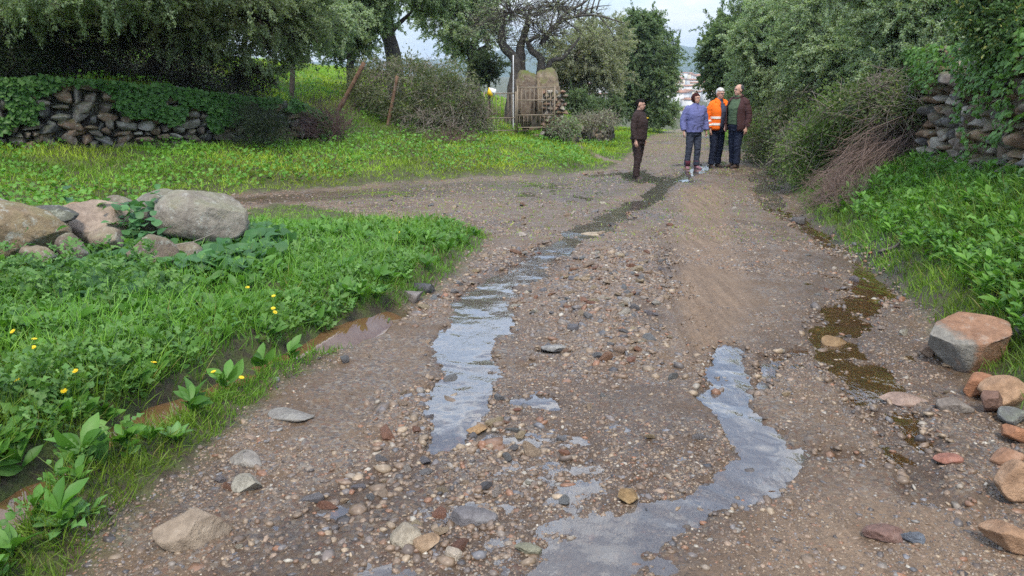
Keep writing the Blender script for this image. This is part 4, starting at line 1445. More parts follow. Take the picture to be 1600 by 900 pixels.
# ivy on the two walls
def ivy(label, path, zb, zt, nrm, n, frac, seed, size, c0, c1, pick=None):
    pts = np.array(path, float)
    seg = np.concatenate([[0], np.cumsum(np.linalg.norm(np.diff(pts, axis=0), axis=1))])
    s_ = RNG.uniform(0, seg[-1], n)
    h_ = RNG.random(n) ** .8
    px = np.interp(s_, seg, pts[:, 0]); py = np.interp(s_, seg, pts[:, 1])
    ss = np.linspace(0, seg[-1], 60)
    qx, qy = np.interp(ss, seg, pts[:, 0]), np.interp(ss, seg, pts[:, 1])
    zbs = np.interp(s_, ss, [zb(a, b) for a, b in zip(qx, qy)])
    zts = np.interp(s_, ss, [zt(a, b) for a, b in zip(qx, qy)])
    z = zbs + (zts - zbs + .15) * h_
    m = fbm2(s_ * 1.1, z * 1.3, seed, 3) + (h_ - .5) * .75 > frac
    s_, px, py, z = s_[m], px[m], py[m], z[m]
    n = len(px)
    pos = np.stack([px, py, z], 1) + np.array([nrm[0], nrm[1], 0]) * RNG.uniform(.20, .30, n)[:, None]
    T, TF = tov
    d = np.stack([RNG.normal(size=n) * .7 + nrm[0] * .3, RNG.normal(size=n) * .7 + nrm[1] * .3, -RNG.uniform(.1, 1, n)], 1)
    R = frames(d, norm(RNG.normal(size=(n, 3)) * .35 + np.array([nrm[0], nrm[1], .5])))
    f_ = RNG.random((n, 1))
    c = (np.array(c0) * (1 - f_) + np.array(c1) * f_)
    v, f, c = scatter(T, TF, pos, R, size * RNG.uniform(.6, 1.3, n), c)
    tag(link("ivy", mesh("ivy", v, [f], c, True, (M_LEAF,))), label, "ivy", kind='stuff')
ivy("green ivy, darkened for tree shade, hanging over the long left stone wall", LWPATH, lw_bot, lw_top, NB, 20000, .02, 7, .10, (.045, .12, .025), (.095, .205, .042))  # shade of the overhanging crowns is put into these darker leaf colours
ivy("green ivy and pennywort clinging to the right stone wall", RWPATH, rw_bot, rw_top, np.array([-.97, .2]), 20000, .17, 21, .055, (.08, .18, .045), (.18, .32, .085))

# ------------------------------------------------------------------ boulders and stones
def boulder(name, label, cat, center, dims, seed, col, mat, rot=(0, 0, 0), sub=5, cuts=10, lo=.6, hi=.92, rough=.06, power=.85, planes=(), group=None):
    col = tuple(col)
    V, Fq = rock(seed, dims, sub, cuts, lo, hi, rough, power, planes)
    o = link(name, mesh(name, V, [Fq], None, False, (mat,)))
    o.data.polygons.foreach_set("use_smooth", np.ones(len(o.data.polygons), bool))
    o.location = center
    o.rotation_euler = rot
    o.color = (*col, 1)
    return tag(o, label, cat, group)

def bpx(px, py, d, wpx, hpx, dep=None):
    k = d / F / 2
    return P(px, py, d), (wpx * k, (dep if dep else wpx * k * .75), hpx * k)

GREYB, BROWNB, OCHRE = (.30, .265, .215), (.25, .19, .135), (.27, .20, .12)
c, dm = bpx(316, 340, 7.1, 124, 78)
boulder("boulder", "largest rounded grey boulder with pale lichen atop the left stone pile", "boulder", c, tuple(1.15 * v for v in dm), 3, GREYB, M_BOULDER, (0, .12, .2), lo=.72, hi=.96, power=.9)
c, dm = bpx(252, 335, 7.2, 80, 66)
boulder("boulder", "grey boulder with a dark hollow side leaning against the largest boulder", "boulder", c, tuple(1.15 * v for v in dm), 8, (.24, .215, .18), M_BOULDER, (0, -.35, .1), lo=.66, hi=.95)
c, dm = bpx(30, 362, 6.2, 130, 78)
boulder("boulder", "mossy ochre boulder cut by the left edge of the picture", "boulder", c, tuple(1.15 * v for v in dm), 12, OCHRE, M_BOULDER, (.1, .3, .3), lo=.66, hi=.95)
c, dm = bpx(5, 340, 6.5, 90, 56)
boulder("boulder", "grey lichen-speckled boulder behind the mossy ochre one", "boulder", c, tuple(1.15 * v for v in dm), 15, (.26, .24, .19), M_BOULDER, (.1, .25, .3))
c, dm = bpx(150, 350, 6.7, 105, 56)
boulder("boulder", "flat smooth tan slab sloping down to the right on the left pile", "boulder", c, tuple(1.15 * v for v in dm), 17, (.34, .26, .195), M_REDROCK, (.35, .22, .1), lo=.6, hi=.92, planes=[((0, -.2, 1), .6)])
c, dm = bpx(80, 335, 6.35, 66, 22)
boulder("boulder", "thin dark slate slab lying level on top of the left pile", "boulder", c, tuple(1.15 * v for v in dm), 22, (.12, .115, .105), M_BOULDER, (.1, .05, .1), lo=.55, hi=.85)
c, dm = bpx(136, 326, 7.1, 56, 22)
boulder("boulder", "orange-brown stone behind the tan slab on the left pile", "boulder", c, tuple(1.15 * v for v in dm), 24, (.32, .21, .12), M_REDROCK, (.1, .1, .3))
c, dm = bpx(190, 316, 7.3, 40, 18)
boulder("boulder", "small grey stone between the tan slab and the grey boulder", "boulder", c, tuple(1.15 * v for v in dm), 26, (.24, .20, .16), M_BOULDER, (0, .2, .3), sub=4)
c, dm = bpx(92, 358, 6.5, 28, 26)
boulder("boulder", "small pale pink stone wedged between ochre boulder and tan slab", "boulder", c, tuple(1.15 * v for v in dm), 28, (.38, .30, .25), M_REDROCK, (0, .5, .3), sub=4)
c, dm = bpx(112, 390, 6.05, 44, 46)
boulder("boulder", "brown weathered stone low in the leaves beneath the tan slab", "boulder", c, tuple(1.15 * v for v in dm), 30, (.2, .155, .12), M_BOULDER, (0, .3, .3), sub=4)
c, dm = bpx(236, 408, 6.15, 74, 76)
boulder("boulder", "half buried brown boulder among broad leaves under the large boulders", "boulder", c, tuple(1.15 * v for v in dm), 33, (.22, .17, .13), M_BOULDER, (.2, .35, .2))
c, dm = bpx(362, 370, 7.1, 36, 26)
boulder("boulder", "small brown wedge stone under the right end of the largest boulder", "boulder", c, tuple(1.15 * v for v in dm), 35, (.26, .19, .13), M_REDROCK, (0, -.3, .3), sub=4)
c, dm = bpx(398, 385, 7.2, 60, 50)
boulder("boulder", "green overgrown stone at the right end of the left pile", "boulder", c, tuple(1.15 * v for v in dm), 37, (.16, .15, .11), M_BOULDER, (0, .3, .3), sub=4)

for px_, py_, d_, w_, h_, sd_, cl_, lb_ in [
        (60, 398, 5.9, 46, 34, 251, (.30, .235, .17), "pale tan stone among leaves below the mossy ochre boulder"),
        (168, 372, 6.35, 48, 30, 252, (.33, .26, .19), "tan stone in front of the tan slab's lower right end"),
        (290, 392, 6.5, 44, 26, 253, (.27, .22, .165), "brownish stone in the leaves right below the largest boulder")]:
    c, dm = bpx(px_, py_, d_, w_, h_)
    boulder("boulder", lb_, "boulder", c, tuple(1.15 * v for v in dm), sd_, cl_, M_BOULDER, (.15, .2, .3), sub=4)

# right heap
RED, TAN = (.40, .19, .10), (.42, .26, .155)
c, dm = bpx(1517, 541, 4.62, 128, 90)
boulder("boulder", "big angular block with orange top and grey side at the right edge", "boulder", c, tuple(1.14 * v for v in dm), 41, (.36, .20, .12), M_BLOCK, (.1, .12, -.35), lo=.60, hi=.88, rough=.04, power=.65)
c, dm = bpx(1598, 535, 4.7, 44, 90)
boulder("boulder", "rounded grey boulder touching the right edge of the picture", "boulder", c, tuple(1.14 * v for v in dm), 43, (.22, .21, .19), M_BOULDER, (0, .1, .2))
def rstone(px, py, d, wp, hp, label, seed, col, mat=M_REDROCK, rot=(0, 0, 0), **kw):
    g = G(px, py + hp * .42)
    d = g[1]
    c, dm = bpx(px, py, d, wp, hp)
    return boulder("rock", label, "rock", c, tuple(1.14 * v for v in dm), seed, col, mat, rot, sub=4, lo=.6, hi=.9, power=.75, **kw)
rstone(1530, 602, 4.15, 56, 32, "orange angular rock just below the big block", 51, RED, rot=(.1, -.1, .3))
rstone(1568, 612, 4.1, 70, 44, "tan flat rock propped below the grey boulder", 53, TAN, rot=(.15, .1, .2))
rstone(1550, 628, 4.0, 40, 40, "dull brown rock under the orange and tan rocks", 54, (.24, .14, .1), rot=(.1, .4, .2))
rstone(1585, 648, 3.9, 46, 28, "grey rock with a green mossy corner at the right edge", 55, (.2, .2, .19), M_BOULDER, rot=(0, .1, .2))
rstone(1585, 676, 3.75, 48, 26, "flat orange rock under the mossy grey rock", 57, RED, rot=(0, .25, .2))
rstone(1572, 714, 3.55, 50, 20, "low orange-brown rock right above the big tan rock", 59, (.36, .2, .12), rot=(0, -.2, .3))
rstone(1590, 752, 3.4, 70, 64, "big tan orange rock cut by the lower right edge", 61, TAN, rot=(.1, .3, .3))
rstone(1577, 838, 3.05, 90, 38, "long orange slab pointing down at the lower right", 63, (.40, .24, .14), rot=(0, .3, .1))
rstone(1452, 549, 4.75, 26, 20, "small brown rock at the left foot of the big block", 65, (.27, .18, .12), rot=(0, .3, .1))

# named single stones on the track
def gstone(px, py, wp, hp, label, seed, col, mat=M_LOOSE, rz=0.0, tilt=.1, sub=4, cat="stone", power=.75, rough=.05):
    g = G(px, py + hp * .25)
    k = np.linalg.norm(g - EYE) / F / 2
    dims = (wp * k * 1.15, max(wp * .55, hp * 1.2) * k * 1.1, hp * k * .95)
    return boulder("stone", label, cat, (g[0], g[1], hz(g[0], g[1]) + dims[2] * .45), dims, seed, col, mat, (tilt * .5, tilt, rz), sub, 9, .55, .9, rough, power)
gstone(303, 822, 90, 58, "large flat tan stone on the lower left of the track", 71, (.36, .28, .20), M_REDROCK, .3, .12, 5)
gstone(386, 718, 50, 22, "flat pale grey slab left of the track above the tan stone", 72, (.30, .27, .23), M_LOOSE, -.3)
gstone(388, 755, 40, 26, "rounded pale stone just below the flat grey slab", 73, (.36, .33, .26), M_LOOSE, .2)
gstone(740, 806, 66, 30, "flat wet grey slab in the lower middle of the track", 74, (.2, .185, .185), M_LOOSE, .1, .08)
gstone(634, 835, 40, 36, "pale stone left of the flat wet slab", 75, (.40, .34, .25), M_LOOSE, .4)
gstone(668, 848, 36, 26, "tan stone right beside the pale stone in the lower middle", 76, (.40, .27, .16), M_LOOSE, .4)
gstone(644, 462, 36, 26, "rounded grey stone at the tip of the left grass by the stream", 77, (.22, .19, .17), M_LOOSE, .4)
gstone(664, 450, 36, 20, "dark slate stone behind the rounded grey one by the stream", 78, (.08, .08, .085), M_LOOSE, .2)
gstone(1305, 536, 36, 22, "brown stone sitting in the wet right wheel track", 79, (.30, .19, .09), M_LOOSE, .2)
gstone(1410, 625, 62, 18, "flat pinkish slab lying in shallow water at the right", 80, (.36, .25, .19), M_LOOSE, .1, .05)
gstone(1492, 634, 42, 26, "grey-brown stone right of the flat pinkish slab", 81, (.24, .2, .165), M_LOOSE, .1)
gstone(1383, 834, 54, 22, "reddish brown stone on the sandy lower right", 82, (.24, .14, .11), M_LOOSE, .1, .05)
gstone(1424, 840, 20, 24, "small blue-grey stone right of the reddish brown one", 83, (.17, .19, .22), M_LOOSE, 1.2)
gstone(1477, 718, 40, 12, "flat red brick fragment on the gravel at the right", 84, (.36, .16, .11), M_LOOSE, .1, .02)
gstone(980, 775, 30, 26, "ochre stone leaning in the middle of the wet track", 85, (.34, .22, .10), M_LOOSE, .4, .4)
gstone(1008, 803, 18, 18, "black clod beside the puddle in the middle of the track", 86, (.03, .03, .03), M_LOOSE, .4, .3, rough=.15)
gstone(746, 672, 30, 16, "orange striped stone at the lower end of the stream", 87, (.40, .25, .12), M_LOOSE, .2)
gstone(868, 543, 40, 14, "flat pale slab in the middle between both wheel tracks", 88, (.30, .29, .27), M_LOOSE, .1, .03)
gstone(930, 368, 40, 10, "flat tan stone on the far edge of the stream", 89, (.42, .33, .22), M_LOOSE, .1, .03)
gstone(1250, 345, 22, 14, "dark stone at the foot of the right bank", 90, (.13, .12, .115), M_LOOSE, .2)
gstone(455, 648, 62, 10, "long flat grey slab beside the ditch grass", 91, (.27, .25, .22), M_LOOSE, -.2, .03)
gstone(825, 858, 36, 16, "greenish grey block near the bottom middle", 92, (.26, .25, .17), M_LOOSE, .1, .1)
gstone(712, 865, 26, 22, "white quartz chip left of the greenish block", 93, (.5, .42, .32), M_LOOSE, .5, .2, sub=3)

# 290 further loose stones in four kinds
LT_ = [mesh("loose_stone", *(lambda r_: (r_[0], [r_[1]]))(rock(300 + k, (1, .8, .55), 3, 11, .5, .85, .05, .8)), None, False, (M_LOOSE,)) for k in range(10)]
for m_ in LT_:
    m_.polygons.foreach_set("use_smooth", np.zeros(len(m_.polygons), bool))
KST = [("tan", (.38, .28, .18), "tan stone lying loose among the wet gravel of the track", "loose tan stones on the track"),
       ("grey", (.20, .19, .185), "grey stone lying loose among the wet gravel of the track", "loose grey stones on the track"),
       ("rust", (.27, .135, .08), "rust-brown stone lying loose among the wet gravel of the track", "loose rust-brown stones on the track"),
       ("pale", (.44, .39, .31), "pale stone lying loose among the wet gravel of the track", "loose pale stones on the track")]
ridge = pxline([(960, 400, .6), (930, 480, .65), (960, 545, .5)])
cst = pxline([(690, 640, .5), (740, 720, .5), (640, 820, .6), (560, 900, .7)])
bst = pxline([(640, 500, .25), (720, 430, .3), (790, 395, .3), (960, 360, .25)])
x, y, l_ = sample(292, -3.2, 4, 2.5, 13, lambda l_, x, y: (l_.road > .9) & (l_.sand < .3) & (RNG.random(len(x)) < .10 + .9 * np.maximum(np.maximum(1.6 * line_m(x, y, ridge), line_m(x, y, cst)), line_m(x, y, bst))), lambda x, y: np.clip((4 / y) ** 1.0, 0, 1))
order = np.argsort(-l_.z * 0 + RNG.random(len(x)))
for i in range(len(x)):
    kx = RNG.choice(4, p=[.34, .33, .18, .15])
    nm, cl, lb, gp = KST[kx]
    o = link("loose_stone", LT_[RNG.integers(10)])
    r_ = float(np.clip(.026 * math.exp(RNG.normal() * .35) + .0022 * y[i], .018, .085))
    o.scale = (r_ * RNG.uniform(.8, 1.4), r_ * RNG.uniform(.7, 1.2), r_ * RNG.uniform(.6, 1.1))
    o.location = (x[i], y[i], l_.z[i] + r_ * .15)
    o.rotation_euler = (RNG.normal() * .25, RNG.normal() * .25, RNG.uniform(0, 6.28))
    sh_ = RNG.uniform(.7, 1.2)
    o.color = (*[v * sh_ * RNG.uniform(.95, 1.05) for v in cl], 1)
    tag(o, lb, "stone", gp)

# gravel: everything smaller
GP = np.array([(.16, .165, .18), (.05, .05, .055), (.33, .25, .165), (.25, .115, .06), (.42, .38, .31), (.19, .135, .09), (.10, .10, .105), (.27, .19, .13), (.22, .21, .19)])
GW = np.array([.09, .12, .16, .10, .045, .22, .09, .14, .035]); GW = GW / GW.sum()
gv = MB()
PEB = [rock(500 + k, (1, .8, .5), 1, 6, .5, .85, .0, .85) for k in range(6)]
def pebbles(n, y0, y1, x0, x1, rmin, test, dens, sig=.55, sink=-.22):
    x, y, l_ = sample(n, x0, x1, y0, y1, test, dens)
    rad = rmin * np.exp(np.abs(RNG.normal(size=len(x))) * sig) + .0006 * y
    c = GP[RNG.choice(len(GP), len(x), p=GW)] * RNG.uniform(.7, 1.25, (len(x), 1))
    mm = RNG.uniform(.1, .85, (len(x), 1))
    c = c * (1 - mm) + np.array((.165, .112, .073)) * mm
    for k in range(6):
        m = np.arange(len(x)) % 6 == k
        T, TF = PEB[k]
        n_ = int(m.sum())
        R = frames(norm(np.stack([RNG.normal(size=n_), RNG.normal(size=n_), RNG.normal(size=n_) * .25], 1)), norm(RNG.normal(size=(n_, 3)) * .3 + np.array([0, 0, 1])))
        S = rad[m][:, None] * RNG.uniform(.65, 1.3, (n_, 3))
        v, f, cc_ = scatter(T, TF, np.stack([x[m], y[m], l_.z[m] + rad[m] * sink], 1), R, S, c[m])
        gv.add(v, f, cc_)
def bare(l_, x, y):
    pat = fbm2(x * 1.5, y * 1.5, 202, 4) + .16 * RNG.normal(size=len(x)) + .5 * np.maximum(line_m(x, y, ridge), line_m(x, y, cst)) - .20 * l_.sand
    return (l_.grass < .05) & (pat > .03) & (RNG.random(len(x)) > .45 * l_.wat)
pebbles(36000, 2.3, 6.5, -3, 3.6, .0035, bare, lambda x, y: np.clip((3 / y) ** 1.5, 0, 1), .6)
strips = lambda x, y: np.maximum(np.maximum(line_m(x, y, pxline([(960, 390, .7), (930, 480, .75), (960, 560, .6)])), line_m(x, y, cst)), line_m(x, y, bst))
pebbles(2600, 2.4, 9, -3, 3, .013, lambda l_, x, y: (l_.road > .8) & (RNG.random(len(x)) < 1.3 * strips(x, y)), lambda x, y: np.clip((4 / y) ** .8, 0, 1), .5, -.05)
instream = lambda l_, x, y: (l_.wat > .03) & (fbm2(x * 2.2, y * 2.2, 611, 2) + .2 * RNG.normal(size=len(x)) > .05)
pebbles(1700, 2.4, 12, -2.5, 4, .011, instream, lambda x, y: np.clip((5 / y) ** .7, 0, 1), .5, .15)
pebbles(5200, 2.3, 7.5, -3, 3.6, .009, bare, lambda x, y: np.clip((3 / y) ** 1.3, 0, 1), .5)
pebbles(12000, 6, 13, -5, 6, .009, bare, lambda x, y: np.clip((7 / y) ** 1.4, 0, 1), .55)
pebbles(4500, 11, 24, -6, 9, .012, lambda l_, x, y: (l_.grass < .05) & (RNG.random(len(x)) > .6 * l_.sand) & (fbm2(x * .9, y * .9, 202, 3) > .02), lambda x, y: np.clip((12 / y) ** 1.4, 0, 1), .5)
tag(link("gravel", gv.mesh("gravel", (M_GRAVEL,))), "mixed wet gravel strewn over the whole dirt track", "gravel", kind='stuff')

# ------------------------------------------------------------------ dock plants, flowers, sticks
DOCK = broad_tpl('lance', .25, .25, .02)
def dock(px, py, label, n, ln, upr, seed, DOCK=DOCK):
    g = G(px, py)
    o = thing("dock_plant", label, "plant", (g[0], g[1], hz(g[0], g[1])))
    r = np.random.default_rng(seed)
    for i in range(n):
        a = i * 2.4 + r.uniform(-.3, .3)
        d = norm(np.array([[math.cos(a), math.sin(a), upr + r.uniform(-.2, .4)]]))
        R = frames(d, np.array([[0, 0, 1.0]]) if upr < 2 else np.array([[-math.cos(a), -math.sin(a), .3]]))
        T, TF = DOCK
        T = T * np.array([1.25, 1, 1])
        V = (R[0] @ (T * ln * r.uniform(.7, 1.1)).T).T
        c = np.array((.10, .23, .06)) * r.uniform(.8, 1.25)
        mid = np.tile([0, 1, 0], len(T) // 3)[:, None] * np.array([.06, .08, .03])
        link("leaf", mesh("leaf", V, [TF], c + mid, True, (M_LEAF,)), o)
dock(160, 728, "tall upright dock plant with long pale green leaves by the ditch", 7, .17, 2.6, 1)
dock(275, 690, "low spreading dock plant with crinkled leaves right of the tall one", 7, .11, .7, 2)
dock(95, 825, "flat thistle-like rosette in the lower left corner of the grass", 9, .12, .35, 3, broad_tpl('lobed', .25, .3, .03))
dock(15, 700, "broad leaved weed at the left edge beside the ditch", 7, .12, .8, 4, broad_tpl('lobed', .25, .3, .03))
dock(140, 805, "small dock rosette just below the tall upright dock", 6, .09, .5, 6)
dock(590, 470, "leafy dock clump at the tip of the left grass near the stream", 9, .16, .9, 7)
dock(600, 512, "small green weed growing in the muddy end of the ditch", 6, .09, 1.2, 8)

M_PETAL = plain("yellow_petal", (.85, .62, .02), .5, .05, 30, .3, bumps=0)
M_STEMG = plain("green_stem", (.09, .2, .03), .6, .1, 30, .3, bumps=0)
fl_stem = mesh("stem", *(lambda q: (q[0], q[1]))(tube(curve([(0, 0, -.08), (.006, 0, .0), (0, .004, .06)], 3), .0022, 5)), None, True, (M_STEMG,))
pv = []; pf = []
for i in range(14):
    a = i / 14 * 2 * math.pi
    b = len(pv)
    for rr, da, z in ((.002, -.12, .060), (.015, -.16, .066), (.020, 0, .064), (.015, .16, .066), (.002, .12, .060)):
        pv.append((rr * math.cos(a + da), rr * math.sin(a + da), z))
    pf.append([b, b + 1, b + 2, b + 3, b + 4])
fl_head = mesh("petals", np.array(pv), [np.array(pf)], None, False, (M_PETAL,))
cv, cf = ico(2)
fl_disc = mesh("flower_centre", cv * np.array([.006, .006, .004]) + np.array([0, 0, .063]), [cf], None, True, (plain("orange_centre", (.75, .42, .01), .6, .1, 30, .3, bumps=0),))
for px, py in [(56, 597), (36, 556), (60, 574), (129, 623), (242, 612), (342, 622), (378, 629), (112, 655), (3, 647), (430, 514), (432, 494), (427, 519), (62, 585), (22, 528), (390, 480), (628, 384), (470, 560), (40, 640)]:
    g = G(px, py)
    o = thing("yellow_flower", "small yellow dandelion-like flower in the lush near left grass", "flower", (g[0], g[1], hz(g[0], g[1]) + .10), RNG.uniform(0, 6), "yellow flowers in the near left grass")
    o.rotation_euler = (-.15 + RNG.normal() * .25 + .4, RNG.normal() * .25, RNG.uniform(0, .5))
    o.scale = (.8,) * 3
    link("stem", fl_stem, o); link("petals", fl_head, o); link("flower_centre", fl_disc, o)

def stick(label, pts, r0, r1, mat, name="branch", n=7):
    c = curve(pts, 6)
    v, f = tube(c, np.linspace(r0, r1, len(c)), n)
    v = v + .25 * r0 * np.stack([vnoise3(v * 30, q) for q in range(3)], 1)
    b = np.array(pts[0], float)
    return tag(link(name, mesh(name, v - b, f, None, True, (mat,)), loc=b), label, "branch")
g1, g2, g3 = G(1372, 398), G(1395, 394), G(1405, 385)
stick("broken grey branch stub at the foot of the right bank", [g1 + (0, 0, .03), g2 + (0, 0, .05), g3 + (0, 0, .05), g3 + (.0, 0, .14)], .017, .012, M_BARKPALE)
a_ = P(290, 377, 6.6)
stick("thin dry twig leaning across the broad leaves under the boulders", [P(235, 372, 6.5), P(262, 383, 6.4), P(300, 378, 6.4), P(340, 362, 6.6)], .005, .003, M_GREYTWIG)

# ------------------------------------------------------------------ posts, gate, gate pillars
def post(label, top, foot, d, r, mat=M_WOOD, name="fence_post"):
    a, b = P(*foot, d), P(*top, d)
    b2 = hz(a[0], a[1])
    dirv = norm(b - a)
    if a[2] > b2 - .1:
        a = a - dirv * ((a[2] - b2 + .15) / max(dirv[2], .3))
    v, f = tube(np.linspace(a, b, 9), r * np.linspace(1.1, .9, 9), 10)
    v = v + r * .25 * np.stack([vnoise3(v * 9, q) for q in range(3)], 1)
    return tag(link(name, mesh(name, v - a, f, None, True, (mat,)), loc=a), label, "post")
post("reddish wooden fence post leaning right beside the bramble mound", (569, 98), (540, 152), 22.5, .065)
post("thin dark fence post standing in the bramble mound", (621, 118), (612, 165), 21.8, .05)
M_GALV = plain("rusty_galvanised", (.25, .20, .14), .55, .35, 14, .5, .25)
M_GALV2 = plain("white_pole_paint", (.62, .62, .62), .5, .1, 14, .5)
post("slim pale metal pole in front of the old thick trunks", (802, 86), (802, 150), 26.5, .02, M_GALV2, "metal_pole")

GD = 24.0
gl_, gm_, gr_ = P(757, 208, GD - .3), P(806, 206, GD), P(866, 199, GD + .2)
def gate_leaf(name, label, a, b, zt, zb, rails, nb, extra=None):
    o = thing(name, label, "gate", (a[0], a[1], zb))
    k = np.array([b[0] - a[0], b[1] - a[1], 0])
    fr = MB()
    for q in (0, 1):
        v, f = tube(np.array([[0, 0, -.12], [0, 0, zt - zb]]) + k * q, .022, 8); fr.add(v, f)
    link("frame", fr.mesh("frame", (M_GALV,), True), o)
    for h_ in rails:
        v, f = tube(np.array([[0, 0, h_], [0, 0, h_]]) + np.array([k * 0, k]), .016, 8)
        link("rail", mesh("rail", v, f, None, True, (M_GALV,)), o)
    for i in range(1, nb):
        t = i / nb
        v, f = tube(np.array([[0, 0, rails[0]], [0, 0, rails[-1] + .0]]) + k * t, .009, 6)
        link("bar", mesh("bar", v, f, None, True, (M_GALV,)), o)
        if i < nb:
            v, f = tube(np.array([[0, 0, rails[0]], [0, 0, rails[1]]]) + k * (t - .5 / nb), .007, 6)
            link("bar", mesh("bar", v, f, None, True, (M_GALV,)), o)
    return o
zb1, zt1 = P(780, 206, GD)[2], P(780, 143, GD)[2]
gate_leaf("gate", "left leaf of the rusty barred field gate with the yellow sign", gl_, gm_, zt1, zb1, [.05, .42, zt1 - zb1 - .05], 8)
zb2, zt2 = P(835, 202, GD)[2], P(835, 134, GD)[2]
gate_leaf("gate", "right leaf of the rusty barred field gate before the stone pillars", gm_ + (.05, .0, 0), gr_, zt2, zb2, [.05, .42, .86, zt2 - zb2 - .05], 9)
# wire mesh panel right of the left leaf is part of the leaf; the two coloured flag
sg = thing("sign", "small yellow and white square sign tilted on the left gate leaf", "sign", P(768, 144, GD - .38))
M_YEL = plain("yellow_sign", (.80, .52, .02), .5, .04, 10, .4, bumps=0)
M_WSIGN = plain("white_sign", (.85, .85, .84), .5, .03, 10, .4, bumps=0)
s_ = .115
v, f = box(-s_, s_, -.012, .012, -s_, s_)
rot = Matrix.Rotation(.28, 3, 'Y')
b1 = mesh("yellow_half", np.array([rot @ Vector(p) for p in [(-s_, -.012, -s_), (s_, -.012, -s_), (-s_, -.012, s_), (-s_, .012, -s_), (s_, .012, -s_), (-s_, .012, s_)]]), [np.array([[0, 1, 2], [5, 4, 3]]), np.array([[1, 0, 3, 4], [2, 1, 4, 5], [0, 2, 5, 3]])], None, False, (M_YEL,))
b2 = mesh("white_half", np.array([rot @ Vector(p) for p in [(s_, -.012, -s_ + .003), (s_, -.012, s_), (-s_ + .003, -.012, s_), (s_, .012, -s_ + .003), (s_, .012, s_), (-s_ + .003, .012, s_)]]), [np.array([[0, 1, 2], [5, 4, 3]]), np.array([[1, 0, 3, 4], [2, 1, 4, 5], [0, 2, 5, 3]])], None, False, (M_WSIGN,))
link("yellow_half", b1, sg); link("white_half", b2, sg)

M_MOSSROCK = stonemat("mossy_pillar_stone", True, .35, 1.0, .9)
k_ = 25.0 / F
c = P(822, 156, 25.2)
boulder("standing_stone", "left mossy standing stone of the gateway with flat top", "stone", c, (17 * k_, .33, 42 * k_), 201, (.19, .14, .10), M_MOSSROCK, (0, .02, .2), cuts=5, lo=.82, hi=.97, power=.62, rough=.2)
c = P(853, 153, 25.4)
boulder("standing_stone", "right taller standing stone of the gateway with rounded top", "stone", c, (21 * k_, .38, 43 * k_), 203, (.25, .19, .13), M_MOSSROCK, (0, .08, .2), cuts=5, lo=.84, hi=.98, power=.72, rough=.2)
mb = MB()
rr = np.random.default_rng(8)
PR = [(.30, .17, .12), (.36, .32, .27), (.24, .14, .10), (.42, .38, .33), (.28, .22, .17)]
c0 = P(864, 176, 24.6)
for zi in range(11):
    for xi in range(4):
        T, TF = STONE_T[rr.integers(14)]
        hgt_ = .125
        mb.add(T * np.array([.11 * rr.uniform(.8, 1.3), .16, .075]) + c0 + np.array([(xi - 1.5) * .19 + (zi % 2) * .09, rr.normal() * .03, -.62 + zi * hgt_]), TF, np.array(PR[rr.integers(5)]) * rr.uniform(.8, 1.2))
v, f = box(-.32, .32, -.05, .3, -.75, .62)
mb.add(v + c0, f, (.2, .15, .11))
tag(link("rubble_pillar", mb.mesh("rubble_pillar", (M_WALLSTONE,), False, c0), loc=c0), "reddish rubble masonry pier at the right end of the gate", "pier")
c = P(900, 172, 26.5)
wmb = wall_mesh([(P(878, 190, 25.2)[0], 25.3), (P(905, 190, 27.5)[0], 27.5), (P(960, 190, 32)[0], 33)], lambda x, y: hz(x, y), lambda x, y: hz(x, y) + .5, .3, "w", np.array([.3, -.95]), (.28, .16), 12)
tag(link("dry_stone_wall", wmb.mesh("dry_stone_wall", (M_WALLSTONE,), False)), "low broken stone wall running from the gate pier towards the road", "stone wall")
# timber beam lying in front of the gate, a few flat stones
a, b = G(786, 209), G(843, 207)
v, f = box(-.5, .5, -.06, .06, -.05, .05)
L2 = np.linalg.norm((b - a)[:2])
o = link("timber_beam", mesh("timber_beam", v * np.array([L2, 1, 1]), [f], None, False, (M_WOOD,)))
o.location = ((a + b) / 2) + np.array([0, 0, .05]); o.rotation_euler = (0, -.01, math.atan2(b[1] - a[1], b[0] - a[0]))
tag(o, "squared timber beam lying on the ground before the gate", "beam")
for px, py, wp, hp, lb, sdn in [(838, 213, 16, 8, "flat stone on the path just below the timber beam", 221), (850, 210, 12, 6, "pale stone beside the flat stone below the beam", 222), (828, 188, 18, 9, "grey stone lying inside the gate", 223)]:
    gstone(px, py, wp, hp, lb, sdn, (.30, .23, .18), M_REDROCK, .2, .05, 3)
for px, py, wp, hp, lb, sdn in [(1022, 187, 18, 7, "leftmost pale stone at the far bend of the road", 231), (1045, 186, 20, 7, "pale stone right of the other at the far bend", 232)]:
    gstone(px, py, wp, hp, lb, sdn, (.5, .46, .4), M_LOOSE, .2, .05, 3)
c, dm = bpx(470, 92, 24.5, 30, 16)
boulder("rock", "grey rock half sunk in the bright grass slope behind the thin trunk", "rock", (c[0], c[1], max(c[2], hz(c[0], c[1]))), dm, 240, (.3, .27, .25), M_BOULDER, sub=4)

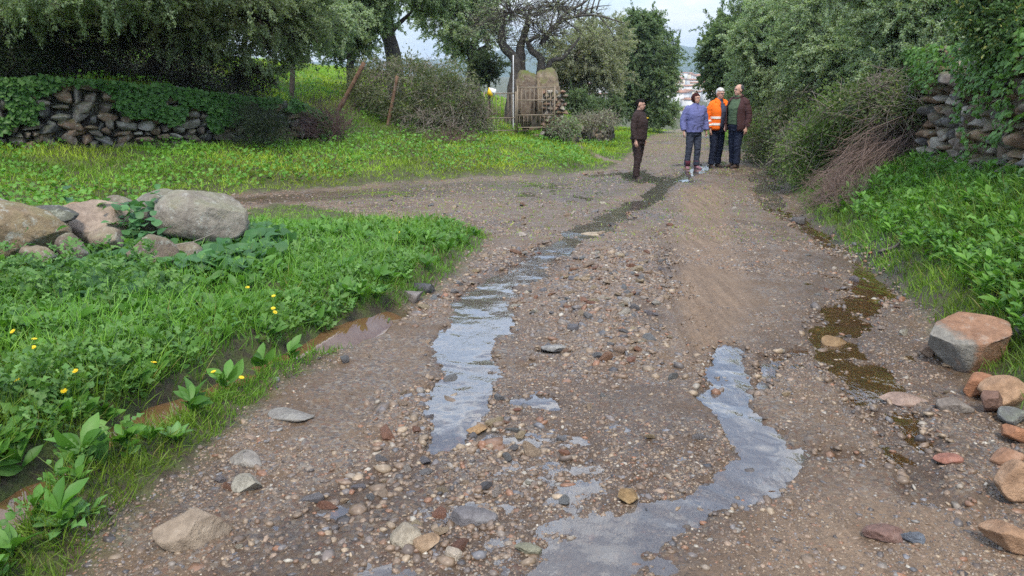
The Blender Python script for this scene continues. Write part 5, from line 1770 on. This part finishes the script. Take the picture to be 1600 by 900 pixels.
# ------------------------------------------------------------------ people
def remesh(name, V, Fs, vox, mat, smooth_it=4, folds=0.0):
    me = mesh(name + "_raw", V, Fs, None, True, (mat,))
    o = bpy.data.objects.new(name + "_raw", me)
    COL.objects.link(o)
    r = o.modifiers.new("r", 'REMESH'); r.mode = 'VOXEL'; r.voxel_size = vox; r.use_smooth_shade = True
    s = o.modifiers.new("s", 'SMOOTH'); s.iterations = smooth_it; s.factor = .5
    bpy.context.view_layer.update()
    dg = bpy.context.evaluated_depsgraph_get()
    out = bpy.data.meshes.new_from_object(o.evaluated_get(dg))
    out.name = name
    out.materials.clear()
    if folds:
        n_ = len(out.vertices)
        co = np.empty(n_ * 3, np.float32); out.vertices.foreach_get("co", co); co = co.reshape(-1, 3).astype(float)
        nr_ = np.empty(n_ * 3, np.float32); out.vertices.foreach_get("normal", nr_); nr_ = nr_.reshape(-1, 3)
        w1 = 1 - np.abs(vnoise3(co * np.array([9, 9, 15]) + 2 * vnoise3(co * 5, 3)[:, None], 9)) * 2
        co += nr_ * (folds * (w1 + .6 * fbm3(co * np.array([22, 22, 30]), 5, 2)))[:, None]
        out.vertices.foreach_set("co", co.astype(np.float32).ravel())
    out.materials.append(mat)
    bpy.data.objects.remove(o)
    bpy.data.meshes.remove(me)
    return out

def ell(c, r, sub=3):
    V, Fq = ico(sub)
    return V * np.asarray(r) + np.asarray(c), Fq

def loft(rings, n=20):
    """rings (cx, cy, z, rx, ry), bottom to top, closed"""
    a = np.linspace(0, 2 * np.pi, n, endpoint=False)
    V = np.concatenate([np.stack([cx + rx * np.cos(a), cy + ry * np.sin(a), np.full(n, z)], 1) for cx, cy, z, rx, ry in rings])
    m = len(rings)
    i = np.arange(m - 1)[:, None] * n; j = np.arange(n)[None]; k = (j + 1) % n
    return V, [np.stack([i + j, i + k, i + n + k, i + n + j], 2).reshape(-1, 4), np.arange(n)[::-1][None], (np.arange(n) + (m - 1) * n)[None]]

def limb(pts, rad, n=14):
    c = curve(pts, 5)
    r = np.interp(np.linspace(0, 1, len(c)), np.linspace(0, 1, len(rad)), rad)
    return tube(c, r, n)

def hand(mb, w_, d, palm_n):
    """w_ wrist, d direction of the fingers, palm_n palm normal; five separate curled fingers"""
    d = norm(np.asarray(d, float)); nrm = norm(np.asarray(palm_n, float)); sd_ = np.cross(d, nrm)
    v, f = limb([w_ - d * .02, w_ + d * .035, w_ + d * .085], [.024, .034, .036])
    # flatten the palm
    v = v - ((v - w_) @ nrm)[:, None] * nrm * .45
    mb.add(v, f)
    for i, (o_, l_) in enumerate(((-.030, .066), (-.010, .076), (.011, .071), (.030, .056))):
        b = w_ + d * .078 + sd_ * o_
        v, f = limb([b, b + d * l_ * .5 + nrm * .008, b + d * l_ * .85 + nrm * .03], [.0095, .009, .007], 8)
        mb.add(v, f)
    b = w_ + d * .025 - sd_ * .026
    v, f = limb([b, b - sd_ * .024 + d * .03 + nrm * .01, b - sd_ * .026 + d * .058 + nrm * .02], [.012, .0105, .008], 8)
    mb.add(v, f)

M_SKIN = plain("skin", (.52, .30, .22), .5, .08, 25, .4, bumps=.05)
M_EYEW = plain("eye_white", (.7, .68, .65), .3, .02, 10, .5, bumps=0)
M_SOLE = plain("black_rubber", (.03, .028, .027), .7, .2, 30, .3)
TORSO = [(0, .0, .80, .15, .115), (0, .0, .90, .175, .13), (0, -.005, 1.02, .165, .125), (0, -.01, 1.15, .165, .125), (0, -.01, 1.28, .185, .13), (0, .0, 1.38, .195, .115), (0, .01, 1.435, .165, .09), (0, .012, 1.475, .09, .07), (0, .012, 1.50, .062, .062)]

def person(label, loc, rz, height, p):
    """p: dict with pose and clothes; figure looks along -y before turning"""
    o = thing("person", label, "person", loc, rz)
    o.scale = (height / 1.75,) * 3
    fat = p.get('fat', 1.0)
    tor = [(cx, cy - (.02 * (fat - 1) * 6 if .95 < z < 1.3 else 0), z, rx * (1 + (fat - 1) * (.9 if z < 1.35 else .35)), ry * (1 + (fat - 1) * (1.6 if z < 1.35 else .3))) for cx, cy, z, rx, ry in TORSO]
    sh = p.get('sh', .195)
    arms = p['arms']                      # per side: elbow, wrist, hand dir
    legs = p['legs']                      # per side: knee, ankle, toe yaw
    # body ---------------------------------------------------------
    mb = MB()
    v, f = loft([(a, b, c, d * .93, e * .9) for a, b, c, d, e in tor]); mb.add(v, f)
    v, f = limb([(0, .012, 1.44), (0, .008, 1.50), (0, -.005, 1.57)], [.062, .056, .055]); mb.add(v, f)
    ya, tl_ = p.get('head', (0, 0))
    RH = Matrix.Rotation(ya, 3, 'Z') @ Matrix.Rotation(tl_, 3, 'X')
    hc = np.array([0, -.015, 1.635])
    RHn = np.array(RH)
    hd = lambda v_: (np.asarray(v_) - np.array([0, 0, 0])) @ RHn.T + hc
    for c_, r_ in (((0, .008, .022), (.076, .094, .092)), ((0, -.02, -.035), (.062, .070, .078)), ((0, -.045, -.085), (.038, .040, .030)), ((0, -.095, -.012), (.011, .017, .020)), ((0, -.085, .012), (.010, .012, .026)),
                   ((.078, .012, -.008), (.010, .020, .032)), ((-.078, .012, -.008), (.010, .020, .032)), ((0, -.082, -.055), (.024, .010, .006)), ((0, -.082, -.066), (.021, .010, .006)), ((0, -.075, .032), (.055, .016, .010))):
        v, f = ell(c_, r_); mb.add(hd(v), f)
    for s_, key in ((-1, 0), (1, 1)):
        e_, w_, hdv, pn = arms[key]
        v, f = limb([(s_ * sh * .86, .005, 1.405), (s_ * sh * 1.02, .005, 1.36), tuple(e_), tuple(w_)], [.05, .05, .040, .027]); mb.add(v, f)
        hand(mb, np.array(w_, float), hdv, pn)
        k_, a_, yw = legs[key]
        v, f = limb([(s_ * .085, .0, .88), (s_ * .092, -.005, .70), tuple(k_), tuple(a_)], [.088, .080, .054, .038]); mb.add(v, f)
        a_ = np.array(a_, float)
        fw = np.array([math.sin(yw), -math.cos(yw), 0])
        v, f = limb([a_ - fw * .05 + (0, 0, -.035), a_ + fw * .05 + (0, 0, -.035), a_ + fw * .12 + (0, 0, -.048)], [.026, .026, .016]); mb.add(v, f)
    body = link("body", remesh("body", np.concatenate(mb.V), [np.concatenate(q) for q in mb.F.values()], .0075, M_SKIN, 2), o)
    # face ---------------------------------------------------------
    for s_ in (-1, 1):
        v, f = ell((s_ * .030, -.079, .008), (.012, .008, .008), 2)
        ev = link("eye", mesh("eye", hd(v), [f], None, True, (M_EYEW,)), o)
        v, f = ell((s_ * .030, -.086, .008), (.006, .003, .006), 2)
        link("iris", mesh("iris", hd(v), [f], None, True, (M_SOLE,)), ev)
        v, f = limb([(s_ * .014, -.090, .026), (s_ * .032, -.089, .031), (s_ * .052, -.078, .025)], [.0045, .005, .003], 6)
        link("eyebrow", mesh("eyebrow", hd(v), f, None, True, (p['hair_m'],)), o)
    v, f = limb([(-.022, -.0905, -.060), (0, -.094, -.0605), (.022, -.0905, -.060)], [.004, .0055, .004], 6)
    link("lips", mesh("lips", hd(v), f, None, True, (plain("lips", (.40, .16, .13), .5, .05, 20, .4, bumps=0),)), o)
    # hair ---------------------------------------------------------
    hm = MB()
    st = p['hair']
    V, Fq = ico(4)
    if st == 'bob':
        v = V * np.array([.102, .112, .125]) + np.array([0, .018, .005])
        z, yv = v[:, 2], v[:, 1]
        keep = (yv > -.035) | (z > .062)
        keep &= z > -.10
    elif st == 'bald':
        v = V * np.array([.084, .104, .100]) + np.array([0, .010, .022])
        keep = (v[:, 2] > -.045) & ((v[:, 1] > .0)) & ~((v[:, 2] > .095) & (v[:, 1] < .03))
    else:
        v = V * np.array([.086, .106, .104]) + np.array([0, .012, .024])
        keep = (v[:, 2] > .055) | ((v[:, 1] > .012) & (v[:, 2] > -.05))
    v = v + norm(v) * (.007 * fbm3(v * 45, 4, 2))[:, None]
    fk = keep[Fq].all(axis=1)
    ho = link("hair", sub_mesh("hair", Fq[fk], hd(v), p['hair_m']), o)
    so_ = ho.modifiers.new("thick", 'SOLIDIFY'); so_.thickness = .018; so_.offset = -1
    # trousers -----------------------------------------------------
    mb = MB()
    v, f = loft([(a, b, c, d * 1.05, e * 1.06) for a, b, c, d, e in tor[:3]]); mb.add(v, f)
    hem = p.get('hem', .095)
    for s_, key in ((-1, 0), (1, 1)):
        k_, a_, yw = legs[key]
        k_, a_ = np.array(k_, float), np.array(a_, float)
        v, f = limb([(s_ * .084, 0, .90), (s_ * .092, -.005, .72), k_, (k_ + a_) / 2 + (0, .01, 0), a_ + (0, 0, hem - .075)], [.098, .094, .074, .068, .070]); mb.add(v, f)
    v, f = ell((0, 0, .82), (.14, .11, .08)); mb.add(v, f)
    link("trousers", remesh("trousers", np.concatenate(mb.V), [np.concatenate(q) for q in mb.F.values()], .011, p['trouser_m'], 3, .007), o)
    # shoes --------------------------------------------------------
    for s_, key in ((-1, 0), (1, 1)):
        k_, a_, yw = legs[key]
        a_ = np.array(a_, float)
        fw = np.array([math.sin(yw), -math.cos(yw), 0])
        mb = MB()
        for q, r_ in (((a_ - fw * .035 + (0, 0, -.03)), (.040, .045, .052)), ((a_ + fw * .05 + (0, 0, -.04)), (.043, .06, .042)), ((a_ + fw * .13 + (0, 0, -.050)), (.046, .065, .032)), ((a_ + (0, 0, .02)), (.045, .050, .06))):
            v, f = ell((0, 0, 0), r_)
            Rz = np.array([[math.cos(yw), -math.sin(yw), 0], [math.sin(yw), math.cos(yw), 0], [0, 0, 1]])
            mb.add(v @ Rz.T + q, f)
        sho = link("shoe", remesh("shoe", np.concatenate(mb.V), [np.concatenate(q) for q in mb.F.values()], .010, p['shoe_m'], 3), o)
        v, f = loft([(0, 0, 0, .046, .135), (0, 0, .022, .050, .142)])
        link("sole", mesh("sole", v @ Rz.T + (a_ + fw * .055) * np.array([1, 1, 0]), f, None, False, (M_SOLE,)), sho)
    # upper clothes ------------------------------------------------
    def top_garment(name, mat, grow, zlow, zhigh, sleeves=True, slv=(.064, .060, .050, .040), vox=.011, bottom=1.04, collar=True):
        mb = MB()
        zr = np.array([t[2] for t in tor]); 
        zz = np.concatenate([[zlow], zr[(zr > zlow + .02) & (zr < zhigh)], [zhigh]])
        rings = []
        for z_ in zz:
            rings.append((0, np.interp(z_, zr, [t[1] for t in tor]), z_, np.interp(z_, zr, [t[3] for t in tor]) + grow, np.interp(z_, zr, [t[4] for t in tor]) + grow))
        rings[0] = (*rings[0][:3], rings[0][3] * bottom, rings[0][4] * bottom)
        v, f = loft(rings, 24); mb.add(v, f)
        if sleeves:
            for s_, key in ((-1, 0), (1, 1)):
                e_, w_, hdv, pn = arms[key]
                e_, w_ = np.array(e_, float), np.array(w_, float)
                v, f = limb([(s_ * sh * .72, .005, 1.405), (s_ * sh * 1.02, .005, 1.37), e_, w_ + (e_ - w_) * .10], [slv[0] + grow * .3, slv[1] + grow * .5, slv[2] + grow * .5, slv[3] + grow * .5]); mb.add(v, f)
        if collar:
            v, f = loft([(0, .008, 1.45, .085, .082), (0, .004, 1.49, .074, .076), (0, 0, 1.525, .070, .072)]); mb.add(v, f)
        V_ = np.concatenate(mb.V)
        return link(name, remesh(name, V_, [np.concatenate(q) for q in mb.F.values()], vox, mat, 3, .007), o)
    def shell(name, mat, grow, z0, z1, a0, a1, parent=None, thick=.012, n=20, bottom=1.0, flare=0.0, topcut=0.0):
        """open sheet round the torso between the angles a0..a1 (0 = the front, + towards its left)"""
        zr = np.array([t[2] for t in tor])
        zs = np.linspace(z0, z1, 14)
        an = np.linspace(a0, a1, n)
        V_ = []
        for z_ in zs:
            cy = np.interp(z_, zr, [t[1] for t in tor]); rx = np.interp(z_, zr, [t[3] for t in tor]) + grow; ry = np.interp(z_, zr, [t[4] for t in tor]) + grow
            fl_ = 1 + flare * (z1 - z_) / (z1 - z0)
            V_.append(np.stack([rx * np.sin(an) * fl_, cy - ry * np.cos(an) * fl_, np.full(n, z_)], 1))
        V_ = np.concatenate(V_)
        V_ = V_ + (.004 * fbm3(V_ * 14, 6, 3))[:, None] * norm(V_ * np.array([1, 1, 0]))
        i = np.arange(13)[:, None] * n; j = np.arange(n - 1)[None]
        fq = np.stack([i + j, i + j + 1, i + n + j + 1, i + n + j], 2).reshape(-1, 4)
        q = link(name, mesh(name, V_, [fq], None, True, (mat,)), parent or o)
        m_ = q.modifiers.new("thick", 'SOLIDIFY'); m_.thickness = thick; m_.offset = 1
        return q
    o_parts = dict(top=top_garment, shell=shell, hd=hd, root=o, tor=tor, arms=arms, sh=sh)
    p['dress'](o_parts)
    return o

def cloth(name, col, var=.12):
    return plain(name, col, .85, var, 9, .2, bumps=.35, bscale=18, bdist=.02)
M_BRN = cloth("brown_uniform", (.040, .026, .024))
M_PUR = cloth("violet_jacket", (.13, .14, .30))
M_SLATE = cloth("slate_trousers", (.045, .052, .075))
M_NAVY = cloth("navy_cloth", (.014, .019, .038))
M_MAROON = cloth("maroon_jacket", (.062, .030, .030))
M_GREEN = cloth("green_sweater", (.075, .115, .065))
M_ORANGE = cloth("orange_vest", (.92, .17, .015), .05)
M_SILVER = plain("reflective_band", (.72, .66, .60), .4, .08, 20, .5, bumps=0)
M_SHIRT = cloth("blue_grey_shirt", (.06, .07, .11))
M_BLKHAIR = plain("black_hair", (.012, .010, .009), .85, .3, 60, .1)
M_RED_H = plain("auburn_hair", (.045, .013, .012), .8, .3, 60, .1)
M_WHT_H = plain("white_hair", (.52, .50, .47), .6, .2, 60, .3)
M_GRY_H = plain("grey_black_hair", (.06, .06, .065), .6, .3, 60, .3)
M_BOOT = plain("brown_boot", (.055, .036, .028), .6, .2, 20, .3)
M_PINKSH = plain("pink_shoe", (.26, .13, .15), .6, .15, 20, .3)
M_BURG = cloth("burgundy_gaiter", (.085, .022, .035))
M_BADGE = plain("yellow_badge", (.75, .5, .02), .5, .05, 20, .3, bumps=0)
M_GLASSF = plain("dark_glasses_frame", (.02, .02, .022), .4, .05, 20, .5, bumps=0)

def std_arms(dl=0.0):
    return [((-.255, .03, 1.12), (-.265, -.02, .875), (0, -.15, -1), (1, 0, 0)), ((.255, .03, 1.12), (.265, -.02, .875), (0, -.15, -1), (-1, 0, 0))]
def std_legs(sp=.10, yw=.12, st=(0, 0)):
    return [((-sp, -.015 + st[0] * .5, .47), (-sp - .01, .015 + st[0], .085), -yw), ((sp, -.015 + st[1] * .5, .47), (sp + .01, .015 + st[1], .085), yw)]

def dress_ranger(q):
    j = q['top']("jacket", M_BRN, .020, .90, 1.49, slv=(.070, .066, .056, .046))
    v, f = loft([(0, 0, .885, .198, .148), (0, 0, .93, .202, .152)], 24)
    link("waistband", mesh("waistband", v, f, None, True, (M_BRN,)), j)
    v, f = box(.05, .105, -.170, -.150, 1.335, 1.362); link("badge", mesh("badge", v, [f], None, False, (M_BADGE,)), j)
    v, f = box(-.262, -.240, -.03, .03, .735, .765)
    v, f = box(-.178, -.166, -.045, .02, .76, .79); link("badge", mesh("badge", v, [f], None, False, (M_BADGE,)), q['root'])
    v, f = tube(np.array([(0, -.152, .93), (0, -.158, 1.15), (0, -.15, 1.36), (0, -.10, 1.46)]), .004, 6)
    link("zip", mesh("zip", v, f, None, True, (M_SOLE,)), j)
def dress_woman(q):
    j = q['top']("jacket", M_PUR, .026, .87, 1.49, slv=(.074, .070, .062, .050), bottom=1.08)
    v, f = tube(np.array([(0, -.178, .92), (0, -.178, 1.15), (0, -.165, 1.33), (0, -.11, 1.46)]), .004, 6)
    link("zip", mesh("zip", v, f, None, True, (M_SLATE,)), j)
    for s_ in (-1, 1):
        v, f = tube(np.array([(s_ * .12, -.165, .96), (s_ * .07, -.182, 1.06)]), .005, 6)
        link("pocket_zip", mesh("pocket_zip", v, f, None, True, (M_SLATE,)), j)
        v, f = loft([(s_ * .11, .012, .085, .062, .068), (s_ * .11, .012, .15, .066, .072), (s_ * .108, .01, .205, .072, .077)], 18)
        link("gaiter", mesh("gaiter", v, f, None, True, (M_BURG,)), q['root'])
def dress_vest(q):
    q['top']("shirt", M_SHIRT, .012, .92, 1.49, slv=(.066, .062, .052, .042))
    v = thing
    root = q['root']
    vest = None
    for a0, a1 in ((.40, 3.20), (-3.08, -.40)):
        pn_ = q['shell']("vest", M_ORANGE, .040, .86, 1.43, a0, a1, bottom=1.05, flare=.05)
        for z0, z1 in ((.96, 1.01), (1.10, 1.15)):
            q['shell']("reflective_band", M_SILVER, .055, z0, z1, a0 + .02, a1 - .02, parent=pn_, flare=.03, thick=.006)
    for s_ in (-1, 1):
        v, f = limb([(s_ * .10, -.125, 1.36), (s_ * .115, -.06, 1.455), (s_ * .12, .03, 1.455), (s_ * .11, .10, 1.38)], [.045, .045, .045, .04], 10)
        link("shoulder_strap", mesh("shoulder_strap", v, f, None, True, (M_ORANGE,)), root)
        e_, w_, hdv, pn2 = q['arms'][0 if s_ < 0 else 1]
        e_, w_ = np.array(e_, float), np.array(w_, float)
        v, f = limb([(s_ * q['sh'] * .60, .005, 1.425), (s_ * q['sh'] * 1.04, .005, 1.375), e_, w_ + (e_ - w_) * .08], [.072, .078, .066, .055])
        slv_ = link("sleeve", remesh("sleeve", v, f, .012, M_ORANGE, 3, .006), root)
        for t_ in (.35, .7):
            b0 = e_ + (w_ - e_) * t_
            bd = norm(w_ - e_) * .024
            v, f = tube(np.array([b0 - bd, b0 + bd]), .066 - .006 * t_, 16)
            link("reflective_band", mesh("reflective_band", v, f, None, True, (M_SILVER,)), slv_)
        v, f = limb([(s_ * .05, -.105, 1.42), (s_ * .075, -.06, 1.49), (s_ * .06, .05, 1.52)], [.022, .024, .022], 8)
        link("vest_collar", mesh("vest_collar", v, f, None, True, (M_ORANGE,)), root)
    glasses(q)
def glasses(q):
    hd = q['hd']
    mb = MB()
    for s_ in (-1, 1):
        a = np.linspace(0, 2 * np.pi, 13)
        pts = np.stack([s_ * .032 + .022 * np.cos(a), np.full(13, -.098), .008 + .016 * np.sin(a)], 1)
        v, f = tube(pts, .0025, 5); mb.add(hd(v), f)
        v, f = tube(np.array([(s_ * .054, -.096, .01), (s_ * .082, -.02, .012), (s_ * .084, .02, .005)]), .0025, 5); mb.add(hd(v), f)
    v, f = tube(np.array([(-.010, -.099, .01), (.010, -.099, .01)]), .0025, 5); mb.add(hd(v), f)
    link("glasses", mb.mesh("glasses", (M_GLASSF,), True), q['root'])
def dress_maroon(q):
    q['top']("sweater", M_GREEN, .012, .93, 1.49, sleeves=False)
    j = q['shell']("jacket", M_MAROON, .040, .80, 1.44, .75, 2 * math.pi - .55, n=34, flare=.07)
    for s_, key in ((-1, 0), (1, 1)):
        e_, w_, hdv, pn = q['arms'][key]
        e_, w_ = np.array(e_, float), np.array(w_, float)
        v, f = limb([(s_ * q['sh'] * .60, .005, 1.425), (s_ * q['sh'] * 1.04, .005, 1.375), e_, w_ + (e_ - w_) * .08], [.075, .082, .070, .058])
        link("sleeve", remesh("sleeve", v, f, .012, M_MAROON, 3, .008), j)
    v, f = loft([(0, .012, 1.43, .175, .115), (0, .014, 1.465, .13, .10), (0, .014, 1.49, .088, .086)], 20)
    link("yoke", mesh("yoke", v, f, None, True, (M_MAROON,)), j)
    v, f = limb([(-.05, -.085, 1.455), (-.075, -.02, 1.50), (-.06, .06, 1.52), (0, .085, 1.525), (.06, .06, 1.52), (.075, -.02, 1.50), (.05, -.085, 1.455)], [.016, .022, .022, .022, .022, .022, .016], 8)
    link("collar", mesh("collar", v, f, None, True, (M_MAROON,)), j)

def foot(px, py, dist):
    p = P(px, py, dist)
    return (p[0], p[1], hz(p[0], p[1]))

PPL = {}
def put(px, py, dist):
    p = P(px, py, dist)
    return (p[0], p[1], hz(p[0], p[1]) - .004)
person("man in dark brown uniform standing alone at the stream with arms down", put(995, 277, 17.3), math.radians(58), 1.76,
       dict(fat=1.08, arms=[((-.25, .02, 1.12), (-.26, -.05, .88), (0, -.2, -1), (1, 0, 0)), ((.25, .03, 1.12), (.255, -.03, .875), (0, -.15, -1), (-1, 0, 0))],
            legs=std_legs(.095, .10, (-.05, .06)), head=(.18, .16), hair='short', hair_m=M_BLKHAIR, trouser_m=M_BRN, shoe_m=M_BOOT, dress=dress_ranger))
person("woman in violet-blue jacket with auburn bob and slate trousers", put(1081, 262, 17.6), math.radians(12), 1.67,
       dict(fat=1.07, arms=[((-.28, .02, 1.13), (-.285, -.06, .89), (0, -.2, -1), (1, 0, 0)), ((.28, .03, 1.13), (.29, -.04, .89), (0, -.2, -1), (-1, 0, 0))],
            legs=std_legs(.105, .22, (.02, -.01)), head=(.35, .05), hair='bob', hair_m=M_RED_H, trouser_m=M_SLATE, shoe_m=M_PINKSH, dress=dress_woman))
person("white-haired man with glasses in an open orange reflective jacket", put(1117, 261, 18.0), math.radians(25), 1.80,
       dict(fat=1.08, arms=[((-.26, .03, 1.12), (-.255, -.06, .88), (0, -.2, -1), (1, 0, 0)), ((.26, .03, 1.12), (.23, -.12, .93), (-.2, -.4, -1), (-1, 0, 0))],
            legs=std_legs(.10, .2, (-.02, .03)), head=(.1, .12), hair='short', hair_m=M_WHT_H, trouser_m=M_NAVY, shoe_m=M_BOOT, dress=dress_vest))
person("grey-haired man in open maroon jacket over green sweater", put(1146, 265, 17.5), math.radians(-62), 1.82,
       dict(fat=1.12, arms=[((-.27, .03, 1.12), (-.22, -.10, .90), (.1, -.3, -1), (1, 0, 0)), ((.275, .05, 1.12), (.285, -.0, .87), (0, -.1, -1), (-1, 0, 0))],
            legs=std_legs(.10, .12, (.04, -.05)), head=(-.25, .05), hair='bald', hair_m=M_GRY_H, trouser_m=M_NAVY, shoe_m=M_BOOT, dress=dress_maroon))
